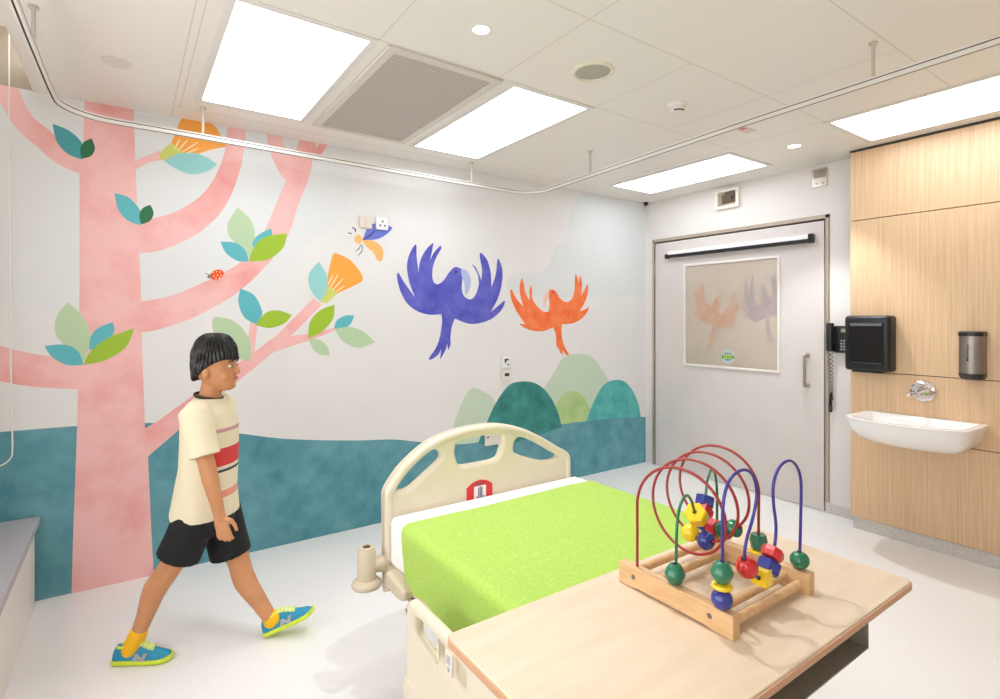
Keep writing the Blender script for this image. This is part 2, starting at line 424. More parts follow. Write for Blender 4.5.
def flower(petal, cup, stamens, lf, label):
    fl = paint('painted_flower', [petal], p_orange, tree, label)
    g = G(); g.poly(wpts(spl(cup), lay())); mi = [p_cup, p_stamen, p_tealp]
    g.poly(wpts(spl(leafpts(*lf)), lay()), 2)
    Y = lay()
    for a, b in stamens: stroke(g, [a, ((a[0] + b[0]) / 2, (a[1] + b[1]) / 2), b], .8, Y, 1)
    me = g.mesh('painted_flower_detail'); me.transform(fl.matrix_basis.inverted())
    tmp = bmesh.new(); tmp.from_mesh(fl.data); tmp.from_mesh(me); tmp.to_mesh(fl.data); tmp.free()
    # material slots: petal, then the details
    fl.data.materials.clear()
    for m in (p_orange, p_cup, p_stamen, p_tealp): fl.data.materials.append(m)
    n0 = len(fl.data.polygons) - len(me.polygons)
    for i, p in enumerate(me.polygons): fl.data.polygons[n0 + i].material_index = p.material_index + 1
    for i in range(n0): fl.data.polygons[i].material_index = 0
flower([(333, 254, 1), (337, 253.6), (350, 260), (360, 271.5), (362.6, 279), (358.5, 283.4), (337, 293.6, 1), (327.6, 287, 1), (328.4, 272)],
       [(320.2, 301.8, 1), (327, 303), (332, 298.5), (337, 293.6, 1), (333, 288.5), (327.6, 286, 1)],
       [((328, 285), (333, 274.6)), ((330, 288), (338, 274.6)), ((332.6, 290), (343, 278.6)), ((336, 292), (344, 286))],
       ((319, 261.6), (320, 301.4), [(326.5, 274), (327.8, 283), (325, 294)], [(310, 272), (308.4, 282), (312.5, 293)]), 'orange flower above the boy')
flower([(182, 117, 1), (208, 121.8, 1), (215, 126.5), (220.5, 135), (226.4, 146.6, 1), (210, 150), (198, 154, 1), (180, 153), (171, 143.4, 1), (178, 126)],
       [(160, 153, 1), (165, 147.5), (171, 143, 1), (177, 147), (184, 154, 1), (173, 156), (164, 161, 1), (160, 158)],
       [((175, 148.5), (180, 139)), ((178, 150.5), (187.6, 140)), ((182.6, 152), (198, 142)), ((187.6, 153), (198.6, 148))],
       ((217, 164.2), (163.8, 161), [(208, 171), (193, 174.4), (178, 170)], [(204, 156), (190, 152.4), (176, 154.5)]), 'orange flower under the curtain track')

# ladybird
g = G(); Y = lay(); g.poly([on_y(217 + 7 * math.cos(a) * .98 - 0, 274.6 + 5 * math.sin(a) - 1.2 * math.cos(a), Y) for a in [k * PI / 12 for k in range(24)]], 0)
Y = lay(); g.poly([on_y(209.6 + 2.2 * math.cos(a), 276.4 + 2.2 * math.sin(a), Y) for a in [k * PI / 6 for k in range(12)]], 2)
for x, y in ((213, 272.5), (216.5, 271.6), (220, 272), (214, 276), (217.6, 275), (221, 275.4), (216, 278.2), (219.6, 278)):
    g.poly([on_y(x + .8 * math.cos(a), y + .8 * math.sin(a), Y) for a in [k * PI / 4 for k in range(8)]], 1)
stroke(g, [(208.6, 275), (206.6, 273.4), (204.6, 273.6)], .4, Y, 2); stroke(g, [(208.6, 277), (206.6, 277.6)], .4, Y, 2)
for x in (213, 217, 221): stroke(g, [(x, 279), (x + .3, 281)], .4, Y, 2)
lb = g.build('painted_ladybird', [p_red, mat('paint_spot', (250, 214, 120), .55), mat('paint_grey', (128, 122, 112), .55)], wall_back); lb['label'] = 'small red painted ladybird'
# butterfly round the sockets
g = G(); Y = lay()
g.poly(wpts(spl([(362.7, 239.5, 1), (368, 239.6), (374.3, 241.2), (381.2, 246.2), (383.3, 253), (382, 260), (379.3, 261.2), (376.5, 259), (373.5, 252.6), (365.8, 246)]), Y), 0)
Y = lay(); g.poly([on_y(358.4 + 3.9 * math.cos(a), 239.3 + 4.6 * math.sin(a), Y) for a in [k * PI / 10 for k in range(20)]], 0)
g.poly(wpts(spl([(362.5, 240, 1), (366.6, 229.3, 1), (372, 229, 1), (372.3, 224, 1), (375.2, 223.4, 1), (387, 230, 1), (387.4, 225.6, 1), (389.4, 226, 1), (392.2, 228.4), (386.4, 234.4), (377, 239.2)]), Y), 1)
Y = lay()
stroke(g, [(362.6, 240), (369, 236), (374.6, 231)], .7, Y, 2)
stroke(g, [(355.6, 232), (355.4, 229.6), (352, 227)], .7, Y, 2); stroke(g, [(352, 233.6), (348, 232.8)], .7, Y, 2)
stroke(g, [(362, 244), (359, 248.6), (355.4, 251.4)], .45, Y, 2); stroke(g, [(363, 245.6), (361.4, 252), (358.4, 255.4)], .45, Y, 2)
bf = g.build('painted_butterfly', [mat('paint_butterfly_orange', (252, 184, 108), .55), mat('paint_butterfly_blue', (104, 116, 206), .55), p_dark], wall_back); bf['label'] = 'orange and blue painted butterfly'

c = 1
par = paint('painted_parrot', [[(455, 267), (462, 269, 1), (463, 275), (462, 282), (462, 291), (465, 297), (471, 299.3), (476, 294), (479, 284, 1), (477.5, 274), (471.8, 264, c), (475.4, 267), (479, 274), (481.2, 280.5, c), (482, 270), (479.8, 257), (480.8, 252.8), (487, 259.6), (490.6, 272), (491.4, 287, c), (495.6, 275), (497, 263), (498, 258.6), (500.6, 263), (502.6, 272), (501.4, 286), (497.6, 299), (491, 311.6, c), (497.6, 306.4), (504, 300.8), (504.6, 304), (501, 310.5), (493, 318), (482, 322.6), (469, 323.8), (455, 318.6, c), (452, 326), (450.4, 337), (450.6, 344), (448.4, 350.4, c), (447, 343.4, c), (445.6, 350), (440, 359.8, c), (441.2, 349, c), (438, 355), (431, 359.6), (429, 358), (436, 347.6), (440, 336), (442, 322), (441.4, 314.2, c), (429, 314.6), (417, 311), (407, 303), (400, 290), (397, 277), (398.4, 272.8), (404, 282), (415, 297.4, c), (409, 281), (407, 265), (410.4, 252), (416, 244.6), (416.6, 256), (418.4, 272.4, c), (420.6, 260), (426, 249.6), (433, 243), (432.6, 248), (430, 260.6, c), (434, 252.6), (440, 246), (441.2, 248.6), (436, 258), (432.6, 269), (432.8, 280), (437, 284.2), (443, 281), (449, 272.6)]],
            p_blue, wall_back, 'blue-violet parrot with spread wings', sub=5)
g = G(); Y = lay(); g.poly(wpts(spl([(461.4, 269.4), (467, 271), (470.8, 280), (469.2, 290), (465.6, 294.8), (465, 288), (463.6, 281), (462, 277)]), Y), 0)
Y = lay(); g.poly([on_y(456.2 + 1.1 * math.cos(a), 271.8 + 1.4 * math.sin(a), Y) for a in [k * PI / 5 for k in range(10)]], 1)
g.build('beak', [p_bluebk, p_dark], par, label='pale blue beak and dark eye')
par = paint('painted_parrot', [[(551, 289.3), (555.6, 291), (560, 298.3), (566, 302), (571.3, 299.6), (574.3, 291.5), (574.8, 281), (575.4, 273.4, c), (577.5, 278), (578.4, 284, c), (580.3, 274.8, c), (582, 281), (581.8, 289), (580.8, 296, c), (584, 290.8), (587.6, 283.3, c), (588.3, 290), (585.6, 300.5), (579.6, 311.5, c), (585.6, 309), (588.7, 306.3, c), (587.8, 311), (582.6, 317.8), (573.6, 323), (562, 324.4, c), (561.6, 335), (564.4, 346), (569.4, 355.2, c), (566, 354.6), (562.3, 350, c), (562.8, 355.6, c), (560, 351.6), (558.3, 346.4, c), (557.8, 349.6, c), (556.3, 344), (556, 335), (553.3, 327.4, c), (543.5, 331), (533, 330.6), (524, 327.4), (518.8, 323.2, c), (525.6, 324.6, c), (516.5, 311), (511.3, 299), (510.2, 290, c), (512, 290), (516.5, 298.6), (523.7, 307, c), (520.4, 296), (519.8, 285), (522, 278.4), (524, 284), (525.2, 292), (529.3, 300.4, c), (529.4, 291), (530.8, 284, c), (532, 291), (532.5, 299), (537.5, 306.6), (543.5, 311.6), (548.4, 311), (549.5, 303.6), (548.9, 297), (548.8, 291)]],
            p_org, wall_back, 'smaller orange parrot with spread wings', sub=5)
g = G(); Y = lay(); g.poly(wpts(spl([(549, 290.6), (545.2, 295.2), (543.2, 302), (545, 307.2), (546.4, 301.4), (548.8, 297)]), Y), 0)
Y = lay(); g.poly([on_y(552.6 + .8 * math.cos(a), 292.4 + 1 * math.sin(a), Y) for a in [k * PI / 5 for k in range(10)]], 1)
g.build('beak', [p_orgbk, p_dark], par, label='pale pink beak and dark eye')

# ================================================================== CEILING THINGS
frame_m = mat('light_frame', (226, 221, 215), .45)
LIGHT = 5.7
def panel_light(x0, y0, x1, y1, label):
    t = empty('ceiling_light', ((x0 + x1) / 2, (y0 + y1) / 2, CEIL), 0, label, 'ceiling light', 'recessed ceiling light panels')
    fw = .03
    me = slab([rrect(x0 - fw, y0 - fw, x1 + fw, y1 + fw, .004, 2), rrect(x0, y0, x1, y1, .002, 2)], .005, .0015, T(0, 0, CEIL - .0025))
    link('frame', me, frame_m, t)
    g = G(); g.box((x0 - .003, y0 - .003, CEIL - .0035), (x1 + .003, y1 + .003, CEIL - .0008))
    g.build('diffuser', emis('light_diffuser', (236, 243, 252), LIGHT), t)
panel_light(.315, 2.07, .80, 3.115, 'large square-cornered ceiling light left of the air grille, above the painted tree')
panel_light(1.53, 2.08, 2.005, 3.165, 'bright ceiling light panel immediately right of the perforated air grille')
panel_light(3.36, 2.11, 3.835, 3.165, 'bright ceiling light panel above the wide door')
panel_light(3.29, .40, 3.83, 1.437, 'bright ceiling light panel above the oak panelling')

# perforated air grille
gx0, gy0, gx1, gy1 = .915, 2.09, 1.405, 3.11
t = empty('air_grille', ((gx0 + gx1) / 2, (gy0 + gy1) / 2, CEIL), 0, 'perforated metal air grille between the two ceiling lights', 'air vent')
link('frame', slab([rrect(gx0 - .04, gy0 - .04, gx1 + .04, gy1 + .04, .004, 2), rrect(gx0, gy0, gx1, gy1, .003, 2)], .014, .003, T(0, 0, CEIL - .007)), mat('grille_frame', (214, 206, 196), .4), t)
pm = bpy.data.materials.new('perforated_metal'); pm.use_nodes = True; nt = pm.node_tree; b = nt.nodes['Principled BSDF']; b.inputs['Roughness'].default_value = .5
tc = nt.nodes.new('ShaderNodeTexCoord'); mp = nt.nodes.new('ShaderNodeMapping'); mp.inputs['Scale'].default_value = (90, 90, 0); mp.inputs['Rotation'].default_value = (0, 0, PI / 4)
vo = nt.nodes.new('ShaderNodeTexVoronoi'); vo.inputs['Scale'].default_value = 1; vo.inputs['Randomness'].default_value = 0
rp = nt.nodes.new('ShaderNodeValToRGB'); rp.color_ramp.interpolation = 'CONSTANT'
rp.color_ramp.elements[0].color = lin((120, 110, 100)); rp.color_ramp.elements[1].color = lin((200, 190, 180)); rp.color_ramp.elements[1].position = .3
for a, c2 in ((tc.outputs['Object'], mp.inputs[0]), (mp.outputs[0], vo.inputs['Vector']), (vo.outputs['Distance'], rp.inputs['Fac']), (rp.outputs['Color'], b.inputs['Base Color'])): nt.links.new(a, c2)
g = G(); g.box((gx0 - .002, gy0 - .002, CEIL - .008), (gx1 + .002, gy1 + .002, CEIL - .002)); g.build('perforated_plate', pm, t)

def downlight(x, y, r, label, power):
    t = empty('downlight', (x, y, CEIL), 0, label, 'downlight', 'small round downlights')
    g = G(); g.lathe([(r, -.001), (r + .002, -.004), (r + .012, -.003), (r + .013, 0)], (x, y, CEIL), n=36, cap=False); g.build('trim_ring', mat('white_trim', (232, 226, 216), .4), t, True)
    g = G(); g.lathe([(r, 0), (r, -.002), (.001, -.0025)], (x, y, CEIL), n=32); g.build('lens', emis('downlight_lens', (250, 248, 246), 14), t)
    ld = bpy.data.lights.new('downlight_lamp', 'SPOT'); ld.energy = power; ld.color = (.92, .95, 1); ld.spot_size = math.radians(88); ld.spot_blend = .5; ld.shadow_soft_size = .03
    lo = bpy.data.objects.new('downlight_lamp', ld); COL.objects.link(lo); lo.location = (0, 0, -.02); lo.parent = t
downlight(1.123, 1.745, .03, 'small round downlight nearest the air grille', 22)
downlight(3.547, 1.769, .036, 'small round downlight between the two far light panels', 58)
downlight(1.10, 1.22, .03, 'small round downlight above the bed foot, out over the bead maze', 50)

x, y = 1.728, 1.752
t = empty('ceiling_speaker', (x, y, CEIL), 0, 'round ceiling speaker with grey-green mesh', 'speaker')
g = G(); g.lathe([(.078, -.004), (.08, -.009), (.088, -.011), (.094, -.008), (.096, 0)], (x, y, CEIL), n=48, cap=False); g.build('rim', mat('speaker_rim', (222, 216, 194), .4), t, True)
g = G(); g.lathe([(.079, -.004), (.05, -.0055), (.001, -.006)], (x, y, CEIL), n=48); g.build('mesh_cover', mat('speaker_mesh', (176, 174, 158), .6, bump=.3, bscale=900), t)
x, y = 2.353, 1.772
t = empty('smoke_detector', (x, y, CEIL), 0, 'white dome smoke detector on the ceiling', 'smoke detector')
g = G(); g.lathe([(.05, 0), (.05, -.012), (.047, -.016), (.04, -.018)], (x, y, CEIL), n=32); g.build('base', mat('white_plastic', (232, 227, 220), .4), t, 50)
g = G(); g.lathe([(.038, -.017), (.037, -.036), (.032, -.044), (.02, -.049), (.001, -.05)], (x, y, CEIL), n=32); g.build('sensor_head', mat('white_plastic', (232, 227, 220), .4), t, 50)
g = G(); g.tube([(x - .036 * math.cos(a), y - .036 * math.sin(a), CEIL - .0405) for a in [k * .12 + .25 for k in range(14)]], .0035, 6); g.build('dark_slot', mat('black_plastic', (22, 22, 24), .4), t)
x, y = -.036, 2.873
g = G(); g.lathe([(.056, 0), (.057, -.003), (.052, -.006), (.001, -.0065)], (x, y, CEIL), n=40)
setp(g.build('ceiling_cover', mat('cap_white', (222, 214, 202), .5), None, 30), 'flat round white blanking cap on the ceiling by the painted tree', 'cover')
# small ceiling notice with red marks
x, y = 2.99, 1.781
t = empty('ceiling_notice', (x, y, CEIL), 0, 'tiny pale ceiling label with red marks', 'label')
g = G(); g.box((x - .085, y - .03, CEIL - .003), (x + .085, y + .03, CEIL - .0005), .001, seg=1); g.build('plate', mat('notice_plate', (224, 202, 192), .5), t)
g = G()
for k in range(4):
    g.box((x - .075 + k * .02, y - .02, CEIL - .0036), (x - .062 + k * .02, y + .015, CEIL - .0028))
g.build('red_mark', mat('notice_red', (190, 70, 62), .5), t)
# camera dome in the corner
x, y = 4.115, 3.455
t = empty('corner_sensor', (x, y, CEIL), 0, 'tiny black sensor in the ceiling corner above the door', 'sensor')
g = G(); g.lathe([(.024, 0), (.024, -.008), (.018, -.012)], (x, y, CEIL), n=24); g.build('mount', mat('black_plastic', (22, 22, 24), .4), t, 40)
g = G(); g.ball((x, y, CEIL - .018), .016); g.build('dome', mat('black_gloss', (14, 14, 16), .12), t, True)

# ------------------------------------------------------------------ curtain track
RZ = 2.346
def corner(c, r, a0, a1, n=10): return [(c[0] + r * math.cos(a0 + (a1 - a0) * k / n), c[1] + r * math.sin(a0 + (a1 - a0) * k / n)) for k in range(n + 1)]
R1 = .3
path = [(-.31, Y0 + .02), (-.295, 1.2), (-.278, 2.39), (-.268, 2.85)] + corner((-.262 + .22, 3.23 - .22), .22, PI, PI / 2) + [(.33, 3.235), (1.47, 3.272)] + corner((2.585 - .2, 3.285 - .2), .2, PI / 2, 0) + [(2.575, 2.9), (2.525, 2.0), (2.495, 1.4), (2.474, .54), (2.44, Y0 + .02)]
t = empty('curtain_track', (-.28, 3.2, RZ), 0, 'white U-shaped hospital curtain track hanging under the ceiling', 'curtain track')
def profile_sweep(g, path, prof, z, mi=0):
    P = [Vector((a, b, 0)) for a, b in path]; rings = []
    for i, p in enumerate(P):
        tt = (P[min(i + 1, len(P) - 1)] - P[max(i - 1, 0)]).normalized(); n = Vector((-tt.y, tt.x, 0))
        rings.append([p + n * u + Vector((0, 0, z + v)) for u, v in prof])
    g.rings(rings, mi=mi)
g = G(); profile_sweep(g, path, [(-.010, .0), (.010, 0), (.011, .002), (.011, .028), (-.011, .028), (-.011, .002)], RZ)
g.build('rail', mat('track_white', (226, 220, 212), .3, spec=.6), t)
g = G(); profile_sweep(g, path, [(-.0114, .0165), (.0114, .0165), (.0114, .0205), (-.0114, .0205)], RZ); profile_sweep(g, path, [(-.003, -.0004), (.003, -.0004), (.003, .003), (-.003, .003)], RZ)
g.build('slot', mat('track_slot', (44, 36, 32), .6), t)
for x, y in ((2.482, .924), (2.54, 2.6), (2.03, 3.28), (.33, 3.236), (-.275, 2.529), (-.303, .6)):
    g = G(); g.lathe([(.007, RZ + .024), (.007, CEIL - .012), (.010, CEIL - .011), (.016, CEIL - .008), (.016, CEIL - .0005)], (x, y, 0), n=16)
    g.build('hanger_rod', mat('track_rod', (198, 188, 176), .35), t, 40)

# ================================================================== DOOR WALL THINGS
DX = DOOR_X
dY0, dY1, dZ = 1.853, 3.362, 2.106
DD = DX + .045
door = empty('door_1', (DD, (dY0 + dY1) / 2, 0), kind='structure', label='wide pale hospital door with a square window')
leafm = mat('door_leaf', (216, 208, 203), .4, c2=(212, 204, 199), scale=4)
wY0, wY1, wZ0, wZ1 = 2.185, 3.025, .988, 1.868
me = slab([[(dY0, .004), (dY1, .004), (dY1, dZ), (dY0, dZ)], [(wY0, wZ0), (wY1, wZ0), (wY1, wZ1), (wY0, wZ1)]], .05, .002, T(DD - .020, 0, 0) @ M_YZ)
link('leaf', me, leafm, door)
steel = mat('brushed_steel', (176, 166, 152), .32, 1.0)
# frame: jambs and head
g = G()
for (ya, yb, za, zb) in ((dY0 - .037, dY0 - .012, 0, dZ + .041), (dY1 + .009, dY1 + .031, 0, dZ + .041), (dY0 - .037, dY1 + .031, dZ + .012, dZ + .041)):
    g.box((DD - .054, ya, za), (DD + .003, yb, zb), .002, seg=1)
g.build('door_frame', mat('door_frame_metal', (188, 174, 158), .35, .5), door)
g = G(); g.box((DD - .0, dY0 - .036, .001), (DD + .004, dY1 + .03, dZ + .04)); g.build('gap', mat('door_gap', (44, 36, 30), .8), door)
me = slab([rrect(wY0 - .016, wZ0 - .016, wY1 + .016, wZ1 + .016, .004, 2), rrect(wY0 + .004, wZ0 + .004, wY1 - .004, wZ1 - .004, .003, 2)], .014, .005, T(DD - .050, 0, 0) @ M_YZ)
link('window_frame', me, mat('door_window_bead', (232, 225, 219), .35), door)
gp = mat('frosted_pane', (184, 167, 148), .02, ior=2.7, c2=(192, 176, 158), scale=1.4)
g = G(); g.box((DD - .044, wY0, wZ0), (DD - .036, wY1, wZ1)); g.build('window_pane', gp, door, label='beige reflecting window pane')
hd = G(); hy = 1.964
pts = spl3([(DD - .045, hy, .90), (DD - .085, hy, .90), (DD - .1, hy, .915), (DD - .1, hy, 1.01), (DD - .1, hy, 1.11), (DD - .085, hy, 1.125), (DD - .045, hy, 1.125)], 5)
hd.tube(pts, .010, 12); hd.lathe([(.018, 0), (.018, .006), (.012, .009)], (DD - .044, hy, .90), (-1, 0, 0), 20); hd.lathe([(.018, 0), (.018, .006), (.012, .009)], (DD - .044, hy, 1.125), (-1, 0, 0), 20)
hd.build('handle', steel, door, 40, label='steel pull handle')
for z in (.3, 1.05, 1.85):
    g = G(); g.lathe([(.008, z - .05), (.008, z + .05)], (DD - .05, dY1 + .004, 0), n=12); g.build('hinge', steel, door, 40)
g = G(); g.lathe([(.0045, 0), (.0045, .003), (.001, .0035)], (DD - .045, 2.05, 2.045), (-1, 0, 0), 12); g.build('screw_cap', steel, door)
# panic/closer bar across the top of the leaf
cb = empty('door_closer_bar', (DD - .045, 2.56, 1.97), 0, 'long black and white rail across the top of the wide door', 'door closer')
g = G(); g.box((DD - .085, 1.945, 1.981), (DD - .045, 3.19, 2.014), .003); g.build('cover', mat('closer_white', (246, 244, 242), .25), cb, label='white upper strip')
g = G(); g.box((DD - .09, 1.93, 1.955), (DD - .045, 3.20, 1.981), .004); g.build('rail', mat('black_plastic', (22, 22, 24), .4), cb, label='black lower rail')
for y in (1.915, 3.19):
    g = G(); g.box((DD - .094, y, 1.95), (DD - .045, y + .03, 2.018 if y < 2 else 1.99), .006); g.build('end_cap', mat('black_plastic', (22, 22, 24), .4), cb)
# round sticker on the pane
sy, sz = 2.61, 1.076
st = empty('round_sticker', (DD - .045, sy, sz), 0, 'round pale sticker with a green band on the door window', 'sticker')
g = G(); g.lathe([(.060, 0), (.060, .0012)], (DD - .0441, sy, sz), (-1, 0, 0), 40); g.build('disc', mat('sticker_disc', (178, 192, 188), .4), st)
g = G(); g.box((DD - .0462, sy - .056, sz - .016), (DD - .0452, sy + .056, sz + .012)); g.build('green_band', mat('sticker_green', (142, 182, 66), .4), st)
g = G()
for dy in (-.022, 0, .022): g.ball((DD - .0456, sy + dy, sz + .026), (.0008, .006, .008), u=10, v=6)
g.box((DD - .046, sy - .028, sz - .026), (DD - .0452, sy + .028, sz - .021)); g.box((DD - .046, sy - .018, sz - .036), (DD - .0452, sy + .018, sz - .032))
g.box((DD - .0464, sy - .052, sz - .014), (DD - .0454, sy - .044, sz + .01)); g.box((DD - .0464, sy + .042, sz - .014), (DD - .0454, sy + .052, sz + .01))
g.build('print', mat('sticker_ink', (64, 84, 70), .5), st)

# recessed wall box above the door
wb = empty('wall_box', (DX, 2.605, 2.40), 0, 'white framed recess with a small device above the wide door', 'wall box')
by0, by1, bz0, bz1 = 2.497, 2.715, 2.318, 2.482
link('frame', slab([rrect(by0, bz0, by1, bz1, .004, 2), rrect(by0 + .028, bz0 + .026, by1 - .028, bz1 - .026, .002, 2)], .03, .003, T(DX - .015, 0, 0) @ M_YZ), mat('wallbox_white', (236, 230, 218), .4), wb)
g = G(); g.box((DX - .006, by0 + .02, bz0 + .02), (DX - .001, by1 - .02, bz1 - .02)); g.build('back_plate', mat('wallbox_inner', (176, 160, 136), .6), wb)
g = G(); g.box((DX - .02, by0 + .04, bz0 + .05), (DX - .004, by1 - .085, bz1 - .03), .004); g.box((DX - .018, by1 - .09, bz0 + .045), (DX - .004, by1 - .06, bz1 - .045), .004); g.lathe([(.016, 0), (.016, .012)], (DX - .02, by0 + .075, bz0 + .085), (-1, 0, 0), 16)
g.build('device', mat('wallbox_device', (96, 82, 64), .5, .4), wb)
wp = empty('metal_wall_plate', (DX, 1.88, 2.42), 0, 'small square metal plate high on the wall beside the oak panelling', 'wall plate')
g = G(); g.box((DX - .008, 1.826, 2.352), (DX - .0005, 1.936, 2.488), .003); g.build('plate', mat('plate_metal', (190, 180, 168), .3, .8), wp)
g = G(); g.box((DX - .012, 1.84, 2.42), (DX - .007, 1.92, 2.475), .002); g.build('cover', mat('plate_cover', (150, 142, 130), .35, .8), wp)
for yy, zz in ((1.838, 2.47), (1.845, 2.43), (1.90, 2.38), (1.86, 2.38)):
    g = G(); g.lathe([(.008, 0), (.007, .006)], (DX - .008, yy, zz), (-1, 0, 0), 12); g.build('screw', steel, wp)

# wall phone
blk = mat('phone_black', (26, 25, 26), .35)
ph = empty('wall_phone', (DX, 1.78, 1.27), 0, 'black wall telephone with handset and dangling curly cord beside the door', 'telephone')
g = G(); g.box((DX - .045, 1.63, 1.155), (DX - .0005, 1.775, 1.345), .012); g.build('body', blk, ph, 40)
g = G(); g.box((DX - .052, 1.665, 1.30), (DX - .044, 1.72, 1.325), .002); g.build('display', mat('phone_display', (150, 150, 130), .3), ph, label='grey display')
for i in range(4):
    for j in range(3):
        g = G(); g.box((DX - .0495, 1.678 + j * .017, 1.175 + i * .02), (DX - .0445, 1.69 + j * .017, 1.187 + i * .02), .002, seg=1); g.build('key', mat('phone_key', (168, 166, 160), .5), ph)
# handset: thick ends, thin grip
hx = DX - .06
g = G()
rg = []
for k in range(15):
    u = k / 14; z = 1.165 + u * .20
    w = .022 + .006 * abs(2 * u - 1) ** 3; dd = .013 + .012 * abs(2 * u - 1) ** 4; off = .014 * (1 - (2 * u - 1) ** 2)
    e = 1.0 if 0 < k < 14 else .8
    rg.append([(hx - off + dd * e * math.cos(a), 1.785 + w * e * math.sin(a), z) for a in [q * PI / 8 for q in range(16)]])
g.rings(rg); g.build('handset', blk, ph, 50)
g = G(); g.box((DX - .045, 1.765, 1.19), (DX - .0005, 1.805, 1.34), .008); g.build('cradle', blk, ph, 40)
g = G(); pts = []
for k in range(420):
    u = k / 419; a = u * 2 * PI * 34
    z = 1.16 - .36 * math.sin(min(u, 1) * PI / 2 * 2 if u < .5 else PI * .5) if False else 1.16 - .34 * (1 - abs(2 * u - 1) ** 1.6)
    y = 1.805 - .02 * u - .012 * math.sin(u * PI); tw = .0075
    pts.append((DX - .04 + tw * math.cos(a), y + tw * math.sin(a), z))
g.tube(pts, .0022, 5); g.build('curly_cord', blk, ph, True)
g = G(); g.tube(spl3([(DX - .04, 1.79, .87), (DX - .04, 1.797, .80), (DX - .038, 1.80, .755), (DX - .036, 1.794, .735), (DX - .036, 1.786, .745), (DX - .038, 1.787, .79), (DX - .04, 1.786, .87)], 6), .006, 8); g.build('cord_loop', blk, ph, True)

# paper towel dispenser on the oak
tx = WOOD_X
td = empty('paper_towel_dispenser', (tx, 1.47, 1.06), 0, 'black boxy paper towel dispenser on the oak panelling left of the basin', 'towel dispenser')
ty0, ty1, tz0, tz1 = 1.352, 1.61, 1.060, 1.416
g = G()
rg = []
for xx, ins in ((tx - .0005, 0), (tx - .07, .0), (tx - .085, .002), (tx - .095, .008), (tx - .1, .018)):
    rg.append([(xx, q[0], q[1]) for q in rrect(ty0 + ins, tz0 + ins, ty1 - ins, tz1 - ins, .02, 5)])
g.rings(rg); g.build('body', mat('dispenser_black', (16, 16, 19), .36), td, 35)
me = slab([rrect(ty0 + .03, tz0 + .045, ty1 - .028, tz1 - .045, .012, 5)], .006, .002, T(tx - .102, 0, 0) @ M_YZ)
link('smoked_window', me, mat('dispenser_window', (8, 9, 14), .15), td, 30)
g = G(); g.box((tx - .108, ty0 + .04, tz1 - .068), (tx - .1, ty1 - .04, tz1 - .05), .002); g.build('paper_edge', mat('dispenser_strip', (96, 96, 100), .4), td, label='grey strip under the lid')
g = G(); g.box((tx - .106, ty0 + .04, tz0 + .052), (tx - .102, ty1 - .045, tz0 + .055)); g.build('lower_edge', mat('dispenser_strip', (96, 96, 100), .4), td)
g = G(); g.box((tx - .085, ty0 + .04, tz0 - .01), (tx - .03, ty1 - .04, tz0 + .004), .004); g.build('outlet', mat('black_plastic', (22, 22, 24), .4), td)

# soap dispenser
sd = empty('soap_dispenser', (tx, .97, 1.06), 0, 'stainless soap dispenser with black cap right of the basin tap', 'soap dispenser')
def dshape(y0, y1, dep, n=18):
    cy = (y0 + y1) / 2; w = (y1 - y0) / 2
    return [(tx - .0005, y1)] + [(tx - dep * .55 - dep * .45 * math.sin(a), cy + w * math.cos(a)) for a in [k * PI / n for k in range(n + 1)]] + [(tx - .0005, y0)]
def dloft(levels):
    g = G(); g.rings([[(p[0], p[1], z) for p in dshape(a, b2, d)] for z, a, b2, d in levels]); return g
dloft([(1.085, .918, 1.028, .095), (1.30, .918, 1.028, .095)]).build('body', mat('dispenser_steel', (150, 142, 134), .34, .9), sd, 40)
dloft([(1.298, .915, 1.031, .098), (1.318, .915, 1.031, .098), (1.324, .92, 1.026, .092)]).build('cap', blk, sd, 40)
dloft([(1.052, .928, 1.022, .07), (1.07, .918, 1.028, .092), (1.087, .916, 1.030, .097)]).build('base', blk, sd, 40)
g = G(); g.box((tx - .0975, .975, 1.16), (tx - .092, .981, 1.25)); g.ball((tx - .096, .978, 1.165), (.003, .005, .007)); g.build('level_window', mat('black_gloss', (14, 14, 16), .12), sd)

# wash basin
wbm = mat('ceramic_white', (244, 241, 238), .08, coat=.4)
bs = empty('wash_basin', (tx, 1.215, .62), 0, 'white ceramic wall-hung wash basin under the chrome mixer', 'wash basin')
cyb = 1.215; hw = .303
rim = spl([(0, -hw, 1), (.16, -hw * 1.0), (.285, -hw * .99), (.335, -hw * .92), (.375, -hw * .72), (.41, -hw * .36), (.42, 0), (.41, hw * .36), (.375, hw * .72), (.335, hw * .92), (.285, hw * .99), (.16, hw * 1.0), (0, hw, 1)], 6)
def rimring(sx, sy2, z, ox=0.0): return [(tx - .0008 - ox - p[0] * sx, cyb + p[1] * sy2, z) for p in rim]
g = G()
g.rings([rimring(.30, .34, .628), rimring(.52, .56, .633), rimring(.70, .76, .652), rimring(.83, .88, .684), rimring(.93, .955, .724), rimring(.985, .99, .768), rimring(1, 1, .792), rimring(.997, .998, .798), rimring(.985, .99, .80),
         rimring(.88, .90, .80, .022), rimring(.865, .885, .797, .025), rimring(.84, .85, .765, .03), rimring(.76, .78, .715, .045), rimring(.6, .62, .69, .07), rimring(.3, .3, .684, .11)], cap=True)
g.build('bowl', wbm, bs, 50)
g = G(); g.lathe([(.02, 0), (.022, .002), (.018, .004), (.001, .003)], (tx - .19, cyb, .684), n=20); g.build('drain', mat('chrome', (210, 206, 202), .08, 1), bs, True)
